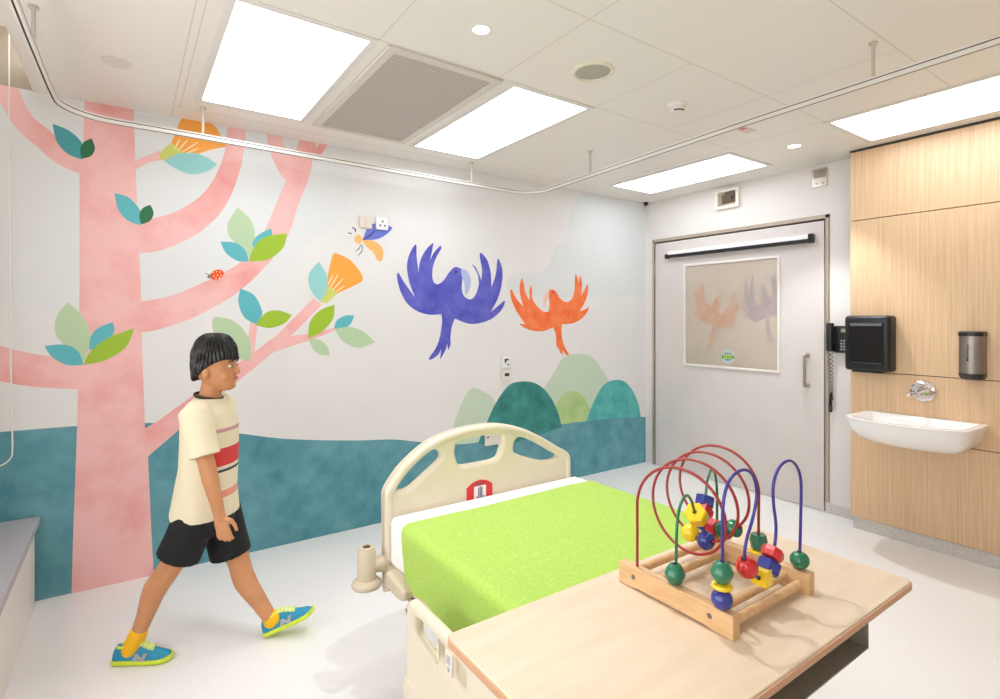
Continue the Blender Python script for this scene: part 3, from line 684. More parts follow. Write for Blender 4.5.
# mixer
chrome = mat('chrome', (190, 186, 182), .16, 1)
mx = empty('basin_mixer', (tx, 1.21, .957), 0, 'round chrome wall mixer above the white basin', 'tap')
g = G(); g.lathe([(.064, 0), (.066, .004), (.064, .010), (.05, .016), (.001, .02)], (tx - .0005, 1.21, .957), (-1, 0, 0), 40); g.build('plate', chrome, mx, 30)
g = G(); g.tube(spl3([(tx - .018, 1.225, .95), (tx - .06, 1.238, .946), (tx - .105, 1.246, .942), (tx - .118, 1.248, .934)], 5), [.013] * 5 + [.012] * 10 + [.011], 14); g.build('spout', chrome, mx, True)
g = G(); g.lathe([(.03, 0), (.03, .022), (.026, .03), (.001, .031)], (tx - .016, 1.195, .96), (-1, 0, 0), 24)
g.tube([(tx - .042, 1.235, .938), (tx - .047, 1.2, .962), (tx - .05, 1.155, .988)], [.008, .009, .007], 10); g.build('lever', chrome, mx, 40)

# ------------------------------------------------------------------ plates on the mural wall
wy = WALL_Y - .0105
def plate(x0, z0, x1, z1, label, m, cat='socket', name='wall_socket', th=.012):
    t = empty(name, ((x0 + x1) / 2, WALL_Y, (z0 + z1) / 2), 0, label, cat)
    link('plate', slab([rrect(x0, z0, x1, z1, .006, 4)], th, .003, T(0, WALL_Y - .0106 + .006 - th / 2, 0) @ M_XZ), m, t, 30)
    return t, WALL_Y - .0106 + .006 - th
t, f = plate(1.272, 2.004, 1.352, 2.085, 'cream blank wall socket plate left of the white socket, at the butterfly', mat('socket_cream', (226, 214, 200), .4))
g = G()
for dx, dz in ((.032, .058), (.048, .034), (.03, .02)): g.lathe([(.004, 0), (.004, .001)], (1.272 + dx, f, 2.004 + dz), (0, -1, 0), 10)
g.build('pin_hole', mat('socket_hole_pale', (196, 170, 150), .5), t)
t, f = plate(1.385, 2.002, 1.472, 2.088, 'white three-pin wall socket on the butterfly wing', mat('socket_white', (240, 240, 240), .35))
for dx, dz in ((.046, .056), (.03, .028), (.062, .028)):
    g = G(); g.box((1.385 + dx - .006, f - .001, 2.002 + dz - .006), (1.385 + dx + .006, f + .002, 2.002 + dz + .006)); g.build('pin_hole', mat('socket_hole', (64, 62, 74), .5), t)
t, f = plate(2.43, 1.006, 2.51, 1.098, 'white wall control with a dark dial, upper of the pair above the dark hill', mat('socket_white', (240, 240, 240), .35), 'switch', 'wall_control')
g = G(); g.box((2.45, f - .003, 1.045), (2.49, f + .001, 1.078), .002); g.build('panel', mat('control_dark', (70, 66, 76), .4), t)
g = G(); g.lathe([(.014, 0), (.013, .008), (.001, .009)], (2.478, f - .002, 1.05), (0, -1, 0), 20); g.build('dial', mat('socket_white', (240, 240, 240), .35), t, 40)
g = G(); g.box((2.476, f - .003, 1.024), (2.492, f + .001, 1.038), .002); g.build('button', mat('control_dark', (70, 66, 76), .4), t)
t, f = plate(2.43, .908, 2.51, .990, 'cream wall thermostat with dark display, lower of the pair above the dark hill', mat('socket_ivory', (230, 224, 214), .4), 'thermostat', 'wall_thermostat')
g = G(); g.box((2.452, f - .003, .938), (2.494, f + .001, .964), .002); g.build('display', mat('thermo_dark', (62, 54, 46), .3), t)
t, f = plate(2.268, .41, 2.40, .502, 'pale wall socket seen through the bed head cut-out', mat('socket_ivory', (230, 224, 214), .4))
g = G(); g.box((2.285, f - .003, .47), (2.30, f + .001, .485), .002); g.build('switch', mat('socket_hole', (64, 62, 74), .5), t)

# ------------------------------------------------------------------ window ledge on the left and its blind cord
wl = empty('window_ledge', (-.55, 1.2, 0), 0, 'low grey-topped white window ledge along the left wall', 'ledge')
g = G(); g.box((X0 + .001, Y0 + .01, .385), (-.353, WALL_Y - .012, .425), .004); g.build('top', mat('ledge_grey', (176, 172, 176), .35), wl, label='grey top slab')
g = G(); g.box((X0 + .001, Y0 + .01, 0), (-.372, WALL_Y - .012, .385), .002, seg=1); g.build('front_panel', mat('ledge_white', (240, 234, 226), .4), wl)
g = G()
cx, cy2 = -.462, 3.44
pts = [(cx, cy2, 2.8), (cx, cy2, 2.0), (cx + .006, cy2, 1.2), (cx + .012, cy2, .80)]
pts = spl3(pts, 6) + spl3([(cx + .012, cy2, .78), (cx + .008, cy2, .735), (cx - .02, cy2, .705), (cx - .06, cy2, .70), (cx - .09, cy2, .735), (cx - .098, cy2, .8), (cx - .1, cy2, 1.2), (cx - .1, cy2, 2.0), (cx - .1, cy2, 2.8)], 6)
g.tube(pts, .0032, 6)
setp(g.build('blind_cord', mat('cord_white', (236, 230, 222), .5), None, True), 'looped white blind cord hanging at the left edge of the painted wall', 'cord')

# ================================================================== BED
bedm = mat('bed_cream', (226, 214, 192), .4, c2=(222, 210, 188), scale=5)
bed_d = mat('bed_tan', (204, 189, 164), .42)
BY = 1.93
bed = empty('hospital_bed', (1.27, 1.3, 0), 0, 'cream plastic hospital bed with an arched head board', 'bed')
def hb(pts): return [(p.x, p.z) for p in (on_y(380 + x / 5, 420 + y / 5, BY) for x, y in pts)]
oy = BY
outer = [(.802, .36, 1), (.800, .60), (.799, .715, 1), (.806, .752), (.86, .82), (.93, .875), (1.0, .912), (1.10, .938), (1.22, .947), (1.32, .942), (1.44, .912), (1.56, .855), (1.65, .802), (1.705, .772), (1.730, .745), (1.735, .70, 1), (1.735, .36, 1)]
h1 = [(.850, .742), (.852, .757), (.886, .803), (.945, .845), (1.005, .872), (1.03, .866), (1.040, .845), (1.03, .825), (.96, .777), (.905, .742), (.87, .735)]
h2 = [(1.106, .84), (1.108, .872), (1.122, .892), (1.22, .899), (1.325, .893), (1.342, .878), (1.338, .835), (1.322, .80), (1.29, .79), (1.22, .788), (1.15, .789), (1.122, .797)]
h3 = [(1.402, .828), (1.41, .855), (1.435, .869), (1.49, .853), (1.58, .81), (1.645, .772), (1.66, .755), (1.645, .742), (1.58, .742), (1.50, .765), (1.42, .798), (1.406, .81)]
me = slab([spl(outer, 5), spl(h1, 4), spl(h2, 4), spl(h3, 4)], .045, .017, T(0, BY + .0, 0) @ M_XZ, 4)
hbd = link('head_board', me, bedm, bed, 50)
# raised border moulding
bo = spl(outer, 5); inner = []
for i in range(len(bo)):
    if bo[i][1] < .37: inner.append((bo[i][0] + (.034 if bo[i][0] < 1.2 else -.034), .36)); continue
    a = Vector(bo[i - 1]); c2 = Vector(bo[(i + 1) % len(bo)]); tt = (c2 - a).normalized(); q = Vector(bo[i]) + Vector((tt.y, -tt.x)) * .034
    inner.append((q.x, q.y))
ringo = [p for p in bo if p[1] > .365]; ringi = [p for p in inner if p[1] > .365]
ringo = [(ringo[0][0], .37)] + ringo + [(ringo[-1][0], .37)]; ringi = [(ringi[0][0], .37)] + ringi + [(ringi[-1][0], .37)]
link('board_rim', slab([ringo + ringi[::-1]], .062, .016, T(0, BY, 0) @ M_XZ, 4), bedm, bed, 50)
# red safety label with white centre
lab = [(1.168, .60, 1), (1.168, .672), (1.172, .683), (1.20, .70), (1.232, .706), (1.265, .70), (1.292, .684), (1.296, .672), (1.296, .60, 1)]
me = slab([spl(lab, 5)], .003, .0005, T(-.012, BY - .0235, .012) @ M_XZ)
lb = link('safety_label', me, mat('label_red', (214, 44, 50), .4), bed, label='red warning label with a white centre')
g = G(); g.box((1.191, BY - .0262, .60), (1.250, BY - .025, .694)); g.build('white_panel', mat('label_white', (236, 232, 234), .4), lb)
g = G()
for a, c, z0, z1 in ((1.2225, 1.2275, .612, .676), (1.2305, 1.2355, .612, .679), (1.2385, 1.2435, .612, .676), (1.214, 1.219, .612, .640), (1.247, 1.252, .612, .640), (1.2185, 1.2475, .600, .609)): g.box((a - .012, BY - .0268, z0 + .012), (c - .012, BY - .026, z1 + .012))
for k in range(4): g.box((1.194 + k * .013, BY - .0262, .699), (1.203 + k * .013, BY - .0247, .707))
g.build('print', mat('label_ink', (92, 86, 98), .5), lb)
# mattress, frame, base
NEAR = .76
def softbox(x0, y0, z0, x1, y1, z1, r, nx=30, ny=40):
    g = G(); t = bmesh.new(); bmesh.ops.create_cube(t, size=1)
    for v in t.verts: v.co = Vector(((v.co.x + .5) * (x1 - x0) + x0, (v.co.y + .5) * (y1 - y0) + y0, (v.co.z + .5) * (z1 - z0) + z0))
    bmesh.ops.bevel(t, geom=t.edges[:], offset=r, segments=6, affect='EDGES', profile=.5); g.add(t); return g
softbox(.812, NEAR, .47, 1.755, 1.90, .652, .022).build('mattress', mat('mattress_white', (250, 249, 248), .7, bump=.15, bscale=300), bed, 60)
g = G()
g.box((.80, NEAR, .41), (1.74, 1.905, .468), .01); g.box((.80, 1.50, .42), (.86, 1.78, .465), .015)
g.build('frame', bed_d, bed, 40)
# corner bracket between board and rail
me = slab([spl([(.0, .0), (.06, -.012), (.16, -.012), (.21, .012), (.215, .04), (.2, .058), (.12, .072), (.0, .075)], 5)], .05, .016, T(.79, 1.825, .435) @ Matrix(((0, 0, 1, 0), (-.7, 0, 0, 0), (0, .66, 0, 0), (0, 0, 0, 1))), 4)
link('corner_bracket', me, bed_d, bed, 60)
# push-handle socket with bumper disc
px, py = .733, 1.925
g = G(); g.lathe([(.034, .42), (.0335, .535), (.030, .541), (.028, .541), (.027, .548), (.024, .549), (.016, .549), (.015, .530), (.001, .53)], (px, py, 0), n=36); g.build('pole_socket', bed_d, bed, 40)
g = G(); g.box((px - .010, py - .010, .546), (px + .010, py + .010, .5505)); g.build('socket_hole', mat('socket_brown', (92, 72, 54), .6), bed)
g = G(); g.lathe([(.030, .432), (.042, .428), (.052, .42), (.055, .410), (.052, .402), (.04, .398), (.001, .397)], (px, py, 0), n=40); g.build('bumper_disc', bed_d, bed, 60)
g = G(); g.tube(spl3([(px + .02, py, .475), (px + .06, py + .002, .472), (px + .1, py + .004, .468)], 5), [.028, .028, .028, .029, .03, .031, .032, .032, .033, .034, .034], 16); g.build('socket_arm', bed_d, bed, True)
# side rail
def rl(pts): return [((on_x(370 + x / 5.415, 570 + y / 5.415, .672)).y, (on_x(370 + x / 5.415, 570 + y / 5.415, .672)).z) for x, y in pts]
RX = .695
def rlp(pts, c=()):
    q = rl(pts); return [(*p, 1) if i in c else p for i, p in enumerate(q)]
RX = .687
ro = [(1.444, .18, 1), (1.452, .28), (1.452, .535), (1.446, .563), (1.430, .578), (1.40, .582), (1.20, .582), (.95, .582), (.86, .58), (.835, .565), (.825, .53), (.825, .30), (.84, .18, 1)]
hA = [(1.392, .515), (1.388, .545), (1.370, .553), (1.272, .553), (1.258, .546), (1.256, .505), (1.262, .488), (1.28, .484), (1.34, .490), (1.38, .498)]
hB = [(1.244, .545), (1.228, .551), (1.212, .545), (1.210, .52), (1.216, .508), (1.234, .508), (1.243, .518)]
hC = [(1.166, .546), (1.15, .550), (1.12, .546), (1.114, .52), (1.12, .498), (1.14, .494), (1.16, .498), (1.167, .515)]
me = slab([spl(ro, 5), spl(hA, 4), spl(hB, 4), spl(hC, 4)], .034, .012, T(RX, 0, 0) @ M_YZ, 4)
rail = link('side_rail', me, bedm, bed, 60)
me = slab([rrect(1.172, .498, 1.206, .556, .004, 4)], .012, .002, T(RX - .014, 0, 0) @ M_YZ); link('control_panel', me, mat('rail_panel', (232, 222, 204), .4), rail, 30)
g = G(); g.box((RX - .022, 1.181, .526), (RX - .019, 1.197, .546), .001); g.build('button', mat('rail_button', (176, 176, 196), .4), rail)
g = G(); g.ball((RX - .020, 1.189, .512), (.003, .007, .007)); g.build('button', mat('rail_button', (176, 176, 196), .4), rail)
for hh in (hB, hC):
    link('recess', slab([spl(hh, 4)], .016, .001, T(RX + .004, 0, 0) @ M_YZ), bed_d, rail, 30)
me = slab([rrect(.83, .14, 1.462, .352, .015, 5)], .042, .008, T(RX, 0, 0) @ M_YZ); link('lower_skirt', me, bedm, rail, 40)
for y in (1.35, 1.0):
    g = G(); g.box((RX + .01, y - .03, .40), (.82, y + .03, .45), .008); g.build('rail_arm', bed_d, bed)
# pedestal, base and castors
g = G(); g.box((1.05, 1.0, .22), (1.45, 1.7, .412), .02); g.box((.9, .98, .13), (1.62, 1.72, .22), .02); g.build('base', mat('base_grey', (150, 146, 140), .5), bed, 40)
for x in (.95, 1.57):
    for y in (1.04, 1.66):
        g = G(); g.lathe([(.03, -.016), (.055, -.014), (.06, -.006), (.06, .006), (.055, .014), (.03, .016)], (x, y, .06), (1, 0, 0), 28); w = g.build('castor', mat('tyre_grey', (70, 70, 72), .6), bed, 40)
        g = G(); g.box((x - .024, y - .012, .05), (x - .018, y + .012, .132)); g.box((x + .018, y - .012, .05), (x + .024, y + .012, .132)); g.box((x - .024, y - .02, .118), (x + .024, y + .02, .135)); g.build('fork', bed_d, w)
# green towelling cover lying over the mattress
tm = mat('green_towelling', (172, 210, 76), .95, c2=(188, 221, 100), scale=120, bump=.8, bscale=500, sheen=.1)
g = G()
nu, nv = 90, 70
prof = []
xl, xr, zt, rr = .800, 1.766, .662, .035
def cross(u):   # u 0..1 along the profile: left hem -> over the top -> right hem
    Ls = .17; La = PI / 2 * rr; Lt = (xr - xl) - 2 * rr; tot = 2 * Ls + 2 * La + Lt; d = u * tot
    if d < Ls: return xl, zt - rr - Ls + d
    d -= Ls
    if d < La: a = d / rr; return xl + rr - rr * math.cos(a), zt - rr + rr * math.sin(a)
    d -= La
    if d < Lt: return xl + rr + d, zt
    d -= Lt
    if d < La: a = d / rr; return xr - rr + rr * math.sin(a), zt - rr + rr * math.cos(a)
    d -= La
    return xr, zt - rr - d
from mathutils import noise
rows = []
for j in range(nv + 1):
    v = j / nv; row = []
    for i in range(nu + 1):
        u = i / nu; x, z = cross(u)
        yfar = 1.772 + .004 * math.sin(x * 9)
        if z < zt - .002: yfar -= (zt - z) * .22 if x < 1.2 else .0
        y = yfar + (NEAR - .004 - yfar) * v
        n = noise.noise((x * 6, y * 5, z * 6)) * .003 + noise.noise((x * 30, y * 26, z * 30)) * .0005
        if z < .6 and x < 1: x -= .006 * math.sin(y * 26 + 1) * (0.62 - z) * 5 * .5
        row.append((x - (n if z < .62 and x < 1 else 0), y, z + (n if z > .62 else 0)))
    rows.append(row)
V = [[g.bm.verts.new(p) for p in r] for r in rows]
for j in range(nv):
    for i in range(nu): g.bm.faces.new((V[j][i], V[j][i + 1], V[j + 1][i + 1], V[j + 1][i]))
me = g.mesh('towel')
o = bpy.data.objects.new('t', me); COL.objects.link(o); sm = o.modifiers.new('s', 'SOLIDIFY'); sm.thickness = .008; sm.offset = -1
dg = bpy.context.evaluated_depsgraph_get(); dg.update(); me2 = bpy.data.meshes.new_from_object(o.evaluated_get(dg)); bpy.data.objects.remove(o)
setp(link('towel_cover', me2, tm, None, 70), 'lime green towelling cover spread over the white mattress', 'blanket')

# ================================================================== TABLE
TZ = .78
tb = empty('overbed_table', (1.0, .69, 0), 0, 'pale wood topped overbed table carrying the bead maze', 'table')
topm = bpy.data.materials.new('maple_laminate'); topm.use_nodes = True
nt = topm.node_tree; b = nt.nodes['Principled BSDF']; b.inputs['Roughness'].default_value = .38
tc = nt.nodes.new('ShaderNodeTexCoord'); mp = nt.nodes.new('ShaderNodeMapping'); mp.inputs['Scale'].default_value = (2.0, 14, 14)
nz = nt.nodes.new('ShaderNodeTexNoise'); nz.inputs['Scale'].default_value = 2.2; nz.inputs['Detail'].default_value = 6
rp = nt.nodes.new('ShaderNodeValToRGB'); rp.color_ramp.elements[0].position = .3; rp.color_ramp.elements[0].color = lin((214, 192, 164)); rp.color_ramp.elements[1].position = .75; rp.color_ramp.elements[1].color = lin((224, 204, 178))
for a, c2 in ((tc.outputs['Object'], mp.inputs[0]), (mp.outputs[0], nz.inputs['Vector']), (nz.outputs['Fac'], rp.inputs['Fac']), (rp.outputs['Color'], b.inputs['Base Color'])): nt.links.new(a, c2)
def tq(px, py): q = on_z(px, py, TZ); return (q.x, q.y)
tp = rrect(.513, .485, 1.526, .925, .02, 6)
me = slab([tp], .018, .003, T(0, 0, TZ - .009)); top = link('table_top', me, topm, tb, 30)
g = G(); zc = TZ - .013
tpo = rrect(.510, .482, 1.529, .928, .022, 8)
tpi = rrect(.517, .489, 1.522, .921, .016, 8)
g.rings([[(x, y, TZ - .004) for x, y in tpo], [(x, y, TZ - .017) for x, y in tpo], [(x, y, TZ - .020) for x, y in tpi], [(x, y, TZ - .0025) for x, y in tpi]], loop=True, cap=False)
g.build('edge_band', mat('edge_brown', (200, 152, 114), .45), top, 30, label='brown edge band')
dk = mat('table_metal', (138, 132, 120), .45, .1)
trx0, trx1, tr0, tr1, trz = .62, 1.32, .500, .80, .684
g = G()
g.box((trx0, tr0, trz), (trx1, tr1, trz + .003)); g.box((trx0, tr0, trz), (trx0 + .003, tr1, TZ - .018)); g.box((trx1 - .003, tr0, trz), (trx1, tr1, TZ - .018)); g.box((trx0, tr1 - .003, trz), (trx1, tr1, TZ - .018))
g.build('under_tray', dk, tb, label='dark grey metal tray under the top')
g = G(); g.box((1.0, .62, .05), (1.09, .69, trz), .006); g.build('column', dk, tb)
g = G()
g.box((.84, .5, .045), (.90, .74, .075), .006); g.box((1.20, .5, .045), (1.26, .74, .075), .006); g.box((.84, .62, .045), (1.26, .69, .075), .006); g.build('foot', dk, tb)
for x in (.87, 1.23):
    for y in (.52, .72):
        g = G(); g.lathe([(.01, -.009), (.022, -.008), (.023, 0), (.022, .008), (.01, .009)], (x, y, .0232), (1, 0, 0), 20); g.build('castor', mat('tyre_grey', (70, 70, 72), .6), tb, 40)

# ================================================================== BEAD MAZE
bz = empty('bead_maze', (1.11, .735, TZ), 0, 'wooden bead maze toy with red, blue and green wires on the table', 'toy')
beech = mat('beech', (222, 184, 138), .42, c2=(208, 166, 118), scale=14, stretch=(4, 1, 6), detail=6)
for xa, xb in ((.952, .976), (1.248, 1.272)):
    o2 = [(.589, TZ + .0005), (.635, TZ + .0005), (.65, TZ + .004), (.825, TZ + .004), (.84, TZ + .0005), (.880, TZ + .0005), (.880, TZ + .048), (.589, TZ + .048)]
    me = slab([o2], xb - xa, .0018, T((xa + xb) / 2, 0, 0) @ M_YZ)
    bar = link('side_bar', me, beech, bz, 30)
    for y in (.640, .836):
        g = G(); sgn = -1 if xa < 1 else 1; xx = xa if xa < 1 else xb
        g.lathe([(.0052, 0), (.0052, .0008), (.0042, .0016), (.001, .0006)], (xx, y, TZ + .027), (sgn, 0, 0), 16); g.build('screw', mat('screw_metal', (120, 116, 110), .3, 1), bar, 30)
for y, z in ((.612, .798), (.646, .806), (.80, .803), (.855, .806)):
    g = G(); g.lathe([(.0098, .974), (.0098, 1.25)], (0, y, TZ + z - .78), (1, 0, 0), 18); g.build('dowel', beech, bz, 40)

wr = .0033
red_w = mat('wire_red', (150, 34, 30), .3, spec=.6); blue_w = mat('wire_blue', (58, 48, 138), .3, spec=.6); green_w = mat('wire_green', (30, 110, 70), .3, spec=.6)
BT = TZ + .048
def hel(t):
    s = t / (7 * PI); return Vector((.966 + .294 * s, .732 + .084 * s + .104 * math.cos(t), .976 + .097 * math.sin(t)))
pts = [Vector((.966, .836, BT - .01)), Vector((.966, .836, .92))] + [hel(k * 7 * PI / 220) for k in range(221)] + [Vector((1.26, .713, .92)), Vector((1.26, .713, BT - .01))]
g = G(); g.tube(pts, wr, 10); g.build('red_wire', red_w, bz, True, label='red coiled wire')
bl_px = [(722, 614), (722.5, 580), (722.5, 540), (723, 506), (727, 486), (734, 474.5), (744.5, 469.8), (753, 476), (756.8, 494), (753, 517), (746.5, 540), (744.6, 556), (748, 569), (757, 577), (766, 572), (771, 557), (774.5, 546), (776, 526), (773.5, 503), (773.6, 483), (779.5, 467), (789, 460.6), (797, 467), (801, 483), (800.6, 520), (799.6, 566)]
YB = .617
BL = spl3([on_y(x, y, YB) for x, y in bl_px], 6)
g = G(); g.tube(BL, wr, 10); g.build('blue_wire', blue_w, bz, True, label='blue double-hump wire')
gp0 = Vector((.964, .733, 0)); gn = Vector((-(0.825 - .733), (1.26 - .964), 0)).normalized()
gr_px = [(675, 588), (676, 562), (677, 526), (680, 506), (686, 495.5), (691, 500), (694.5, 511), (698, 517), (702, 513), (704.5, 503), (706, 492), (707.4, 480), (711, 470), (715, 474), (717, 491), (717, 507), (717, 530)]
GR = spl3([on_plane(x, y, gp0, gn) for x, y in gr_px], 6)
g = G(); g.tube(GR, wr, 10); g.build('green_wire', green_w, bz, True, label='green double-hump wire')
bc = {k: mat('bead_' + k, v, .25, spec=.6, coat=.3) for k, v in dict(red=(204, 30, 34), blue=(40, 52, 138), yellow=(246, 206, 26), green=(24, 112, 78)).items()}
hole = mat('bead_hole', (28, 22, 20), .8)
def bead(c, axis, kind, color, r, h=None):
    g = G(); c = Vector(c); h = h or r; r *= 1.06
    if kind == 'oval': prof = [(r * math.sin(a), -h * math.cos(a)) for a in [.12 + k * (PI - .24) / 14 for k in range(15)]]; n = 28
    elif kind == 'bicone': prof = [(r * .36, -h), (r * .52, -h * .93), (r * .80, -.55 * h), (r * .97, -.14 * h), (r, 0), (r * .97, .14 * h), (r * .80, .55 * h), (r * .52, h * .93), (r * .36, h)]; n = 28
    elif kind == 'disc': prof = [(r * .4, -h), (r * .9, -h * .7), (r, 0), (r * .9, h * .7), (r * .4, h)]; n = 28
    elif kind == 'hex': prof = [(r * .86, -h), (r, -h * .82), (r, h * .82), (r * .86, h)]; n = 6
    elif kind == 'barrel': prof = [(r * .8, -h), (r * .86, -h * .9), (r, 0), (r * .86, h * .9), (r * .8, h)]; n = 8
    elif kind == 'cube': prof = [(r * 1.34, -h), (r * 1.414, -h * .92), (r * 1.414, h * .92), (r * 1.34, h)]; n = 4
    g.lathe(prof, c, axis, n, ph=PI / 4 if kind == 'cube' else PI / 6)
    bd = g.build('bead', bc[color], bz, 35 if kind in ('oval', 'bicone', 'disc') else 15, label=color + ' bead')
    g = G(); g.lathe([(.0052, -h * 1.005), (.0052, h * 1.005)], c, axis, 14); g.build('bore', hole, bd)
def along(P, target):
    k = min(range(1, len(P) - 1), key=lambda i: (P[i] - target).length); return P[k], (P[k + 1] - P[k - 1])
Z = Vector((0, 0, 1))
def bpos(px, py): return on_y(px, py, YB)
x0 = bpos(722, 600).x
bead((BL[0].x, YB, BT + .0205), Z, 'oval', 'blue', .0195, .0205)
bead((BL[0].x, YB, BT + .0465), Z, 'disc', 'yellow', .0195, .0055)
bead((BL[0].x, YB, BT + .073), Z, 'bicone', 'green', .0205, .0215)
p, a = along(BL, bpos(747.2, 568)); bead(p, a, 'oval', 'red', .0205, .024)
p, a = along(BL, bpos(761, 576)); bead(p, a, 'cube', 'yellow', .016, .013)
p, a = along(BL, bpos(767.6, 566)); bead(p + a.normalized() * .002, a, 'hex', 'blue', .024, .0135)
p, a = along(BL, bpos(772, 553)); bead(p, a, 'barrel', 'red', .0225, .0115)
bead((BL[-1].x, YB, BT + .0195), Z, 'oval', 'green', .0195, .0195)
bead((GR[0].x, GR[0].y, BT + .0215), Z, 'bicone', 'green', .0208, .0215)
p, a = along(GR, on_plane(696.5, 515, gp0, gn)); bead(p, a, 'hex', 'yellow', .0245, .0165)
p, a = along(GR, on_plane(703, 511, gp0, gn)); bead(p, a, 'cube', 'red', .0165, .009)
p, a = along(GR, on_plane(705, 501, gp0, gn)); bead(p, a, 'hex', 'blue', .0225, .0125)
bead((GR[-1].x, GR[-1].y, BT + .0195), Z, 'oval', 'yellow', .0195, .0195)
def hb2(t, kind, color, r, h): bead(hel(t), hel(t + .02) - hel(t - .02), kind, color, r, h)
hb2(3.5 * PI + .26, 'oval', 'yellow', .0195, .021)
hb2(3.5 * PI - .17, 'oval', 'blue', .0205, .020)
hb2(5.5 * PI + .22, 'cube', 'blue', .014, .012)
hb2(5.5 * PI - .06, 'hex', 'red', .0205, .014)
hb2(5.5 * PI - .36, 'hex', 'green', .0205, .014)
hb2(5.5 * PI - .66, 'bicone', 'green', .02, .015)
bead((1.26, .713, BT + .006), Z, 'disc', 'yellow', .0195, .006)
bead((1.26, .713, BT + .030), Z, 'barrel', 'green', .019, .0175)

# ================================================================== BOY
FD = Vector((.873, -.488, 0)).normalized(); LT = Vector((-FD.y, FD.x, 0)); P0 = Vector((.32, 2.56, 0))
boy = empty('person', P0, math.atan2(FD.y, FD.x), 'black-haired child in cream T-shirt and black shorts striding past the painted tree', 'person')
def pb(px, py, o):
    q = on_plane(px, py, P0 + LT * o, LT) - P0
    return Vector((q.dot(FD), o, q.z))
def ell(c, rs, ro, n=24, tilt=0.0, ax=None):
    """ring in a plane square to axis ax at c; rs along the walking direction, ro sideways"""
    ax = Vector(ax).normalized() if ax is not None else Vector((0, 0, 1))
    y = Vector((0, 1, 0)); x = y.cross(ax).normalized(); y2 = ax.cross(x)
    return [Vector(c) + x * (rs * math.cos(2 * PI * k / n)) + y2 * (ro * math.sin(2 * PI * k / n)) for k in range(n)]
def limb(g, pts, radii, n=16, sub=6):
    P = spl3(pts, sub); R = []
    for i in range(len(radii) - 1):
        for k in range(sub): R.append(radii[i] + (radii[i + 1] - radii[i]) * k / sub)
    R.append(radii[-1])
    g.tube(P, R, n); g.ball(pts[0], radii[0], u=14, v=8); g.ball(pts[-1], radii[-1], u=14, v=8)

skin = mat('skin', (206, 146, 104), .55, c2=(198, 138, 96), scale=14, spec=.3)
g = G()
# head: horizontal sections (front, back, half width)
HS = -.012
def headring(z, f, bk, w, n=28):
    c = (f + bk) / 2; a = (f - bk) / 2; out = []
    for k in range(n):
        t = 2 * PI * k / n; ct, st = math.cos(t), math.sin(t)
        out.append((HS + c + a * math.copysign(abs(ct) ** .9, ct), w * math.copysign(abs(st) ** .9, st), z))
    return out
HZ = -.004
g.rings([headring(z + HZ, f, b2, w) for z, f, b2, w in ((1.097, .060, .015, .022), (1.104, .072, .0, .034), (1.118, .078, -.02, .045), (1.135, .08, -.045, .053), (1.155, .081, -.066, .060), (1.175, .081, -.08, .065), (1.20, .079, -.086, .069), (1.225, .083, -.088, .070), (1.255, .082, -.086, .068), (1.285, .066, -.072, .056), (1.304, .040, -.048, .036), (1.314, .012, -.022, .014))])
g.ball((HS + .088, 0, 1.172), (.013, .011, .011)); g.tube([(HS + .078, 0, 1.21), (HS + .086, 0, 1.19), (HS + .091, 0, 1.174)], [.006, .008, .009], 10)
g.ball((HS + .078, 0, 1.143), (.008, .02, .009))      # mouth mound
g.ball((HS + .07, 0, 1.112), (.012, .018, .012))      # chin
for sgn in (-1, 1):
    g.ball((HS - .012, sgn * .070, 1.172), (.016, .010, .025)); g.ball((HS + .045, sgn * .036, 1.155), (.026, .021, .026))
# neck
limb(g, [(-.045, 0, 1.03), (-.035, 0, 1.07), (-.022, 0, 1.13)], [.050, .042, .042])
# trunk
g.rings([ell((s, 0, z), a, b2) for s, z, a, b2 in ((-.04, .56, .075, .105), (-.04, .63, .085, .115), (-.035, .72, .08, .108), (-.03, .82, .085, .115), (-.03, .92, .09, .125), (-.035, .99, .088, .13), (-.04, 1.03, .07, .115), (-.042, 1.055, .045, .06))])
# legs
hipR, hipL = Vector((-.045, -.062, .62)), Vector((-.035, .062, .62))
kneeR, kneeL = pb(171, 566, -.068), pb(239, 562, .066)
ankR, ankL = pb(138, 634, -.066), pb(272, 621, .064)
def leg(h, k, a):
    d = (a - k).normalized(); bk = Vector((-.018, 0, 0))
    limb(g, [h, h.lerp(k, .5) + Vector((.008, 0, 0)), k, k.lerp(a, .33) + bk, k.lerp(a, .7) + bk * .4, a], [.072, .062, .045, .046, .034, .028])
leg(hipR, kneeR, ankR); leg(hipL, kneeL, ankL)
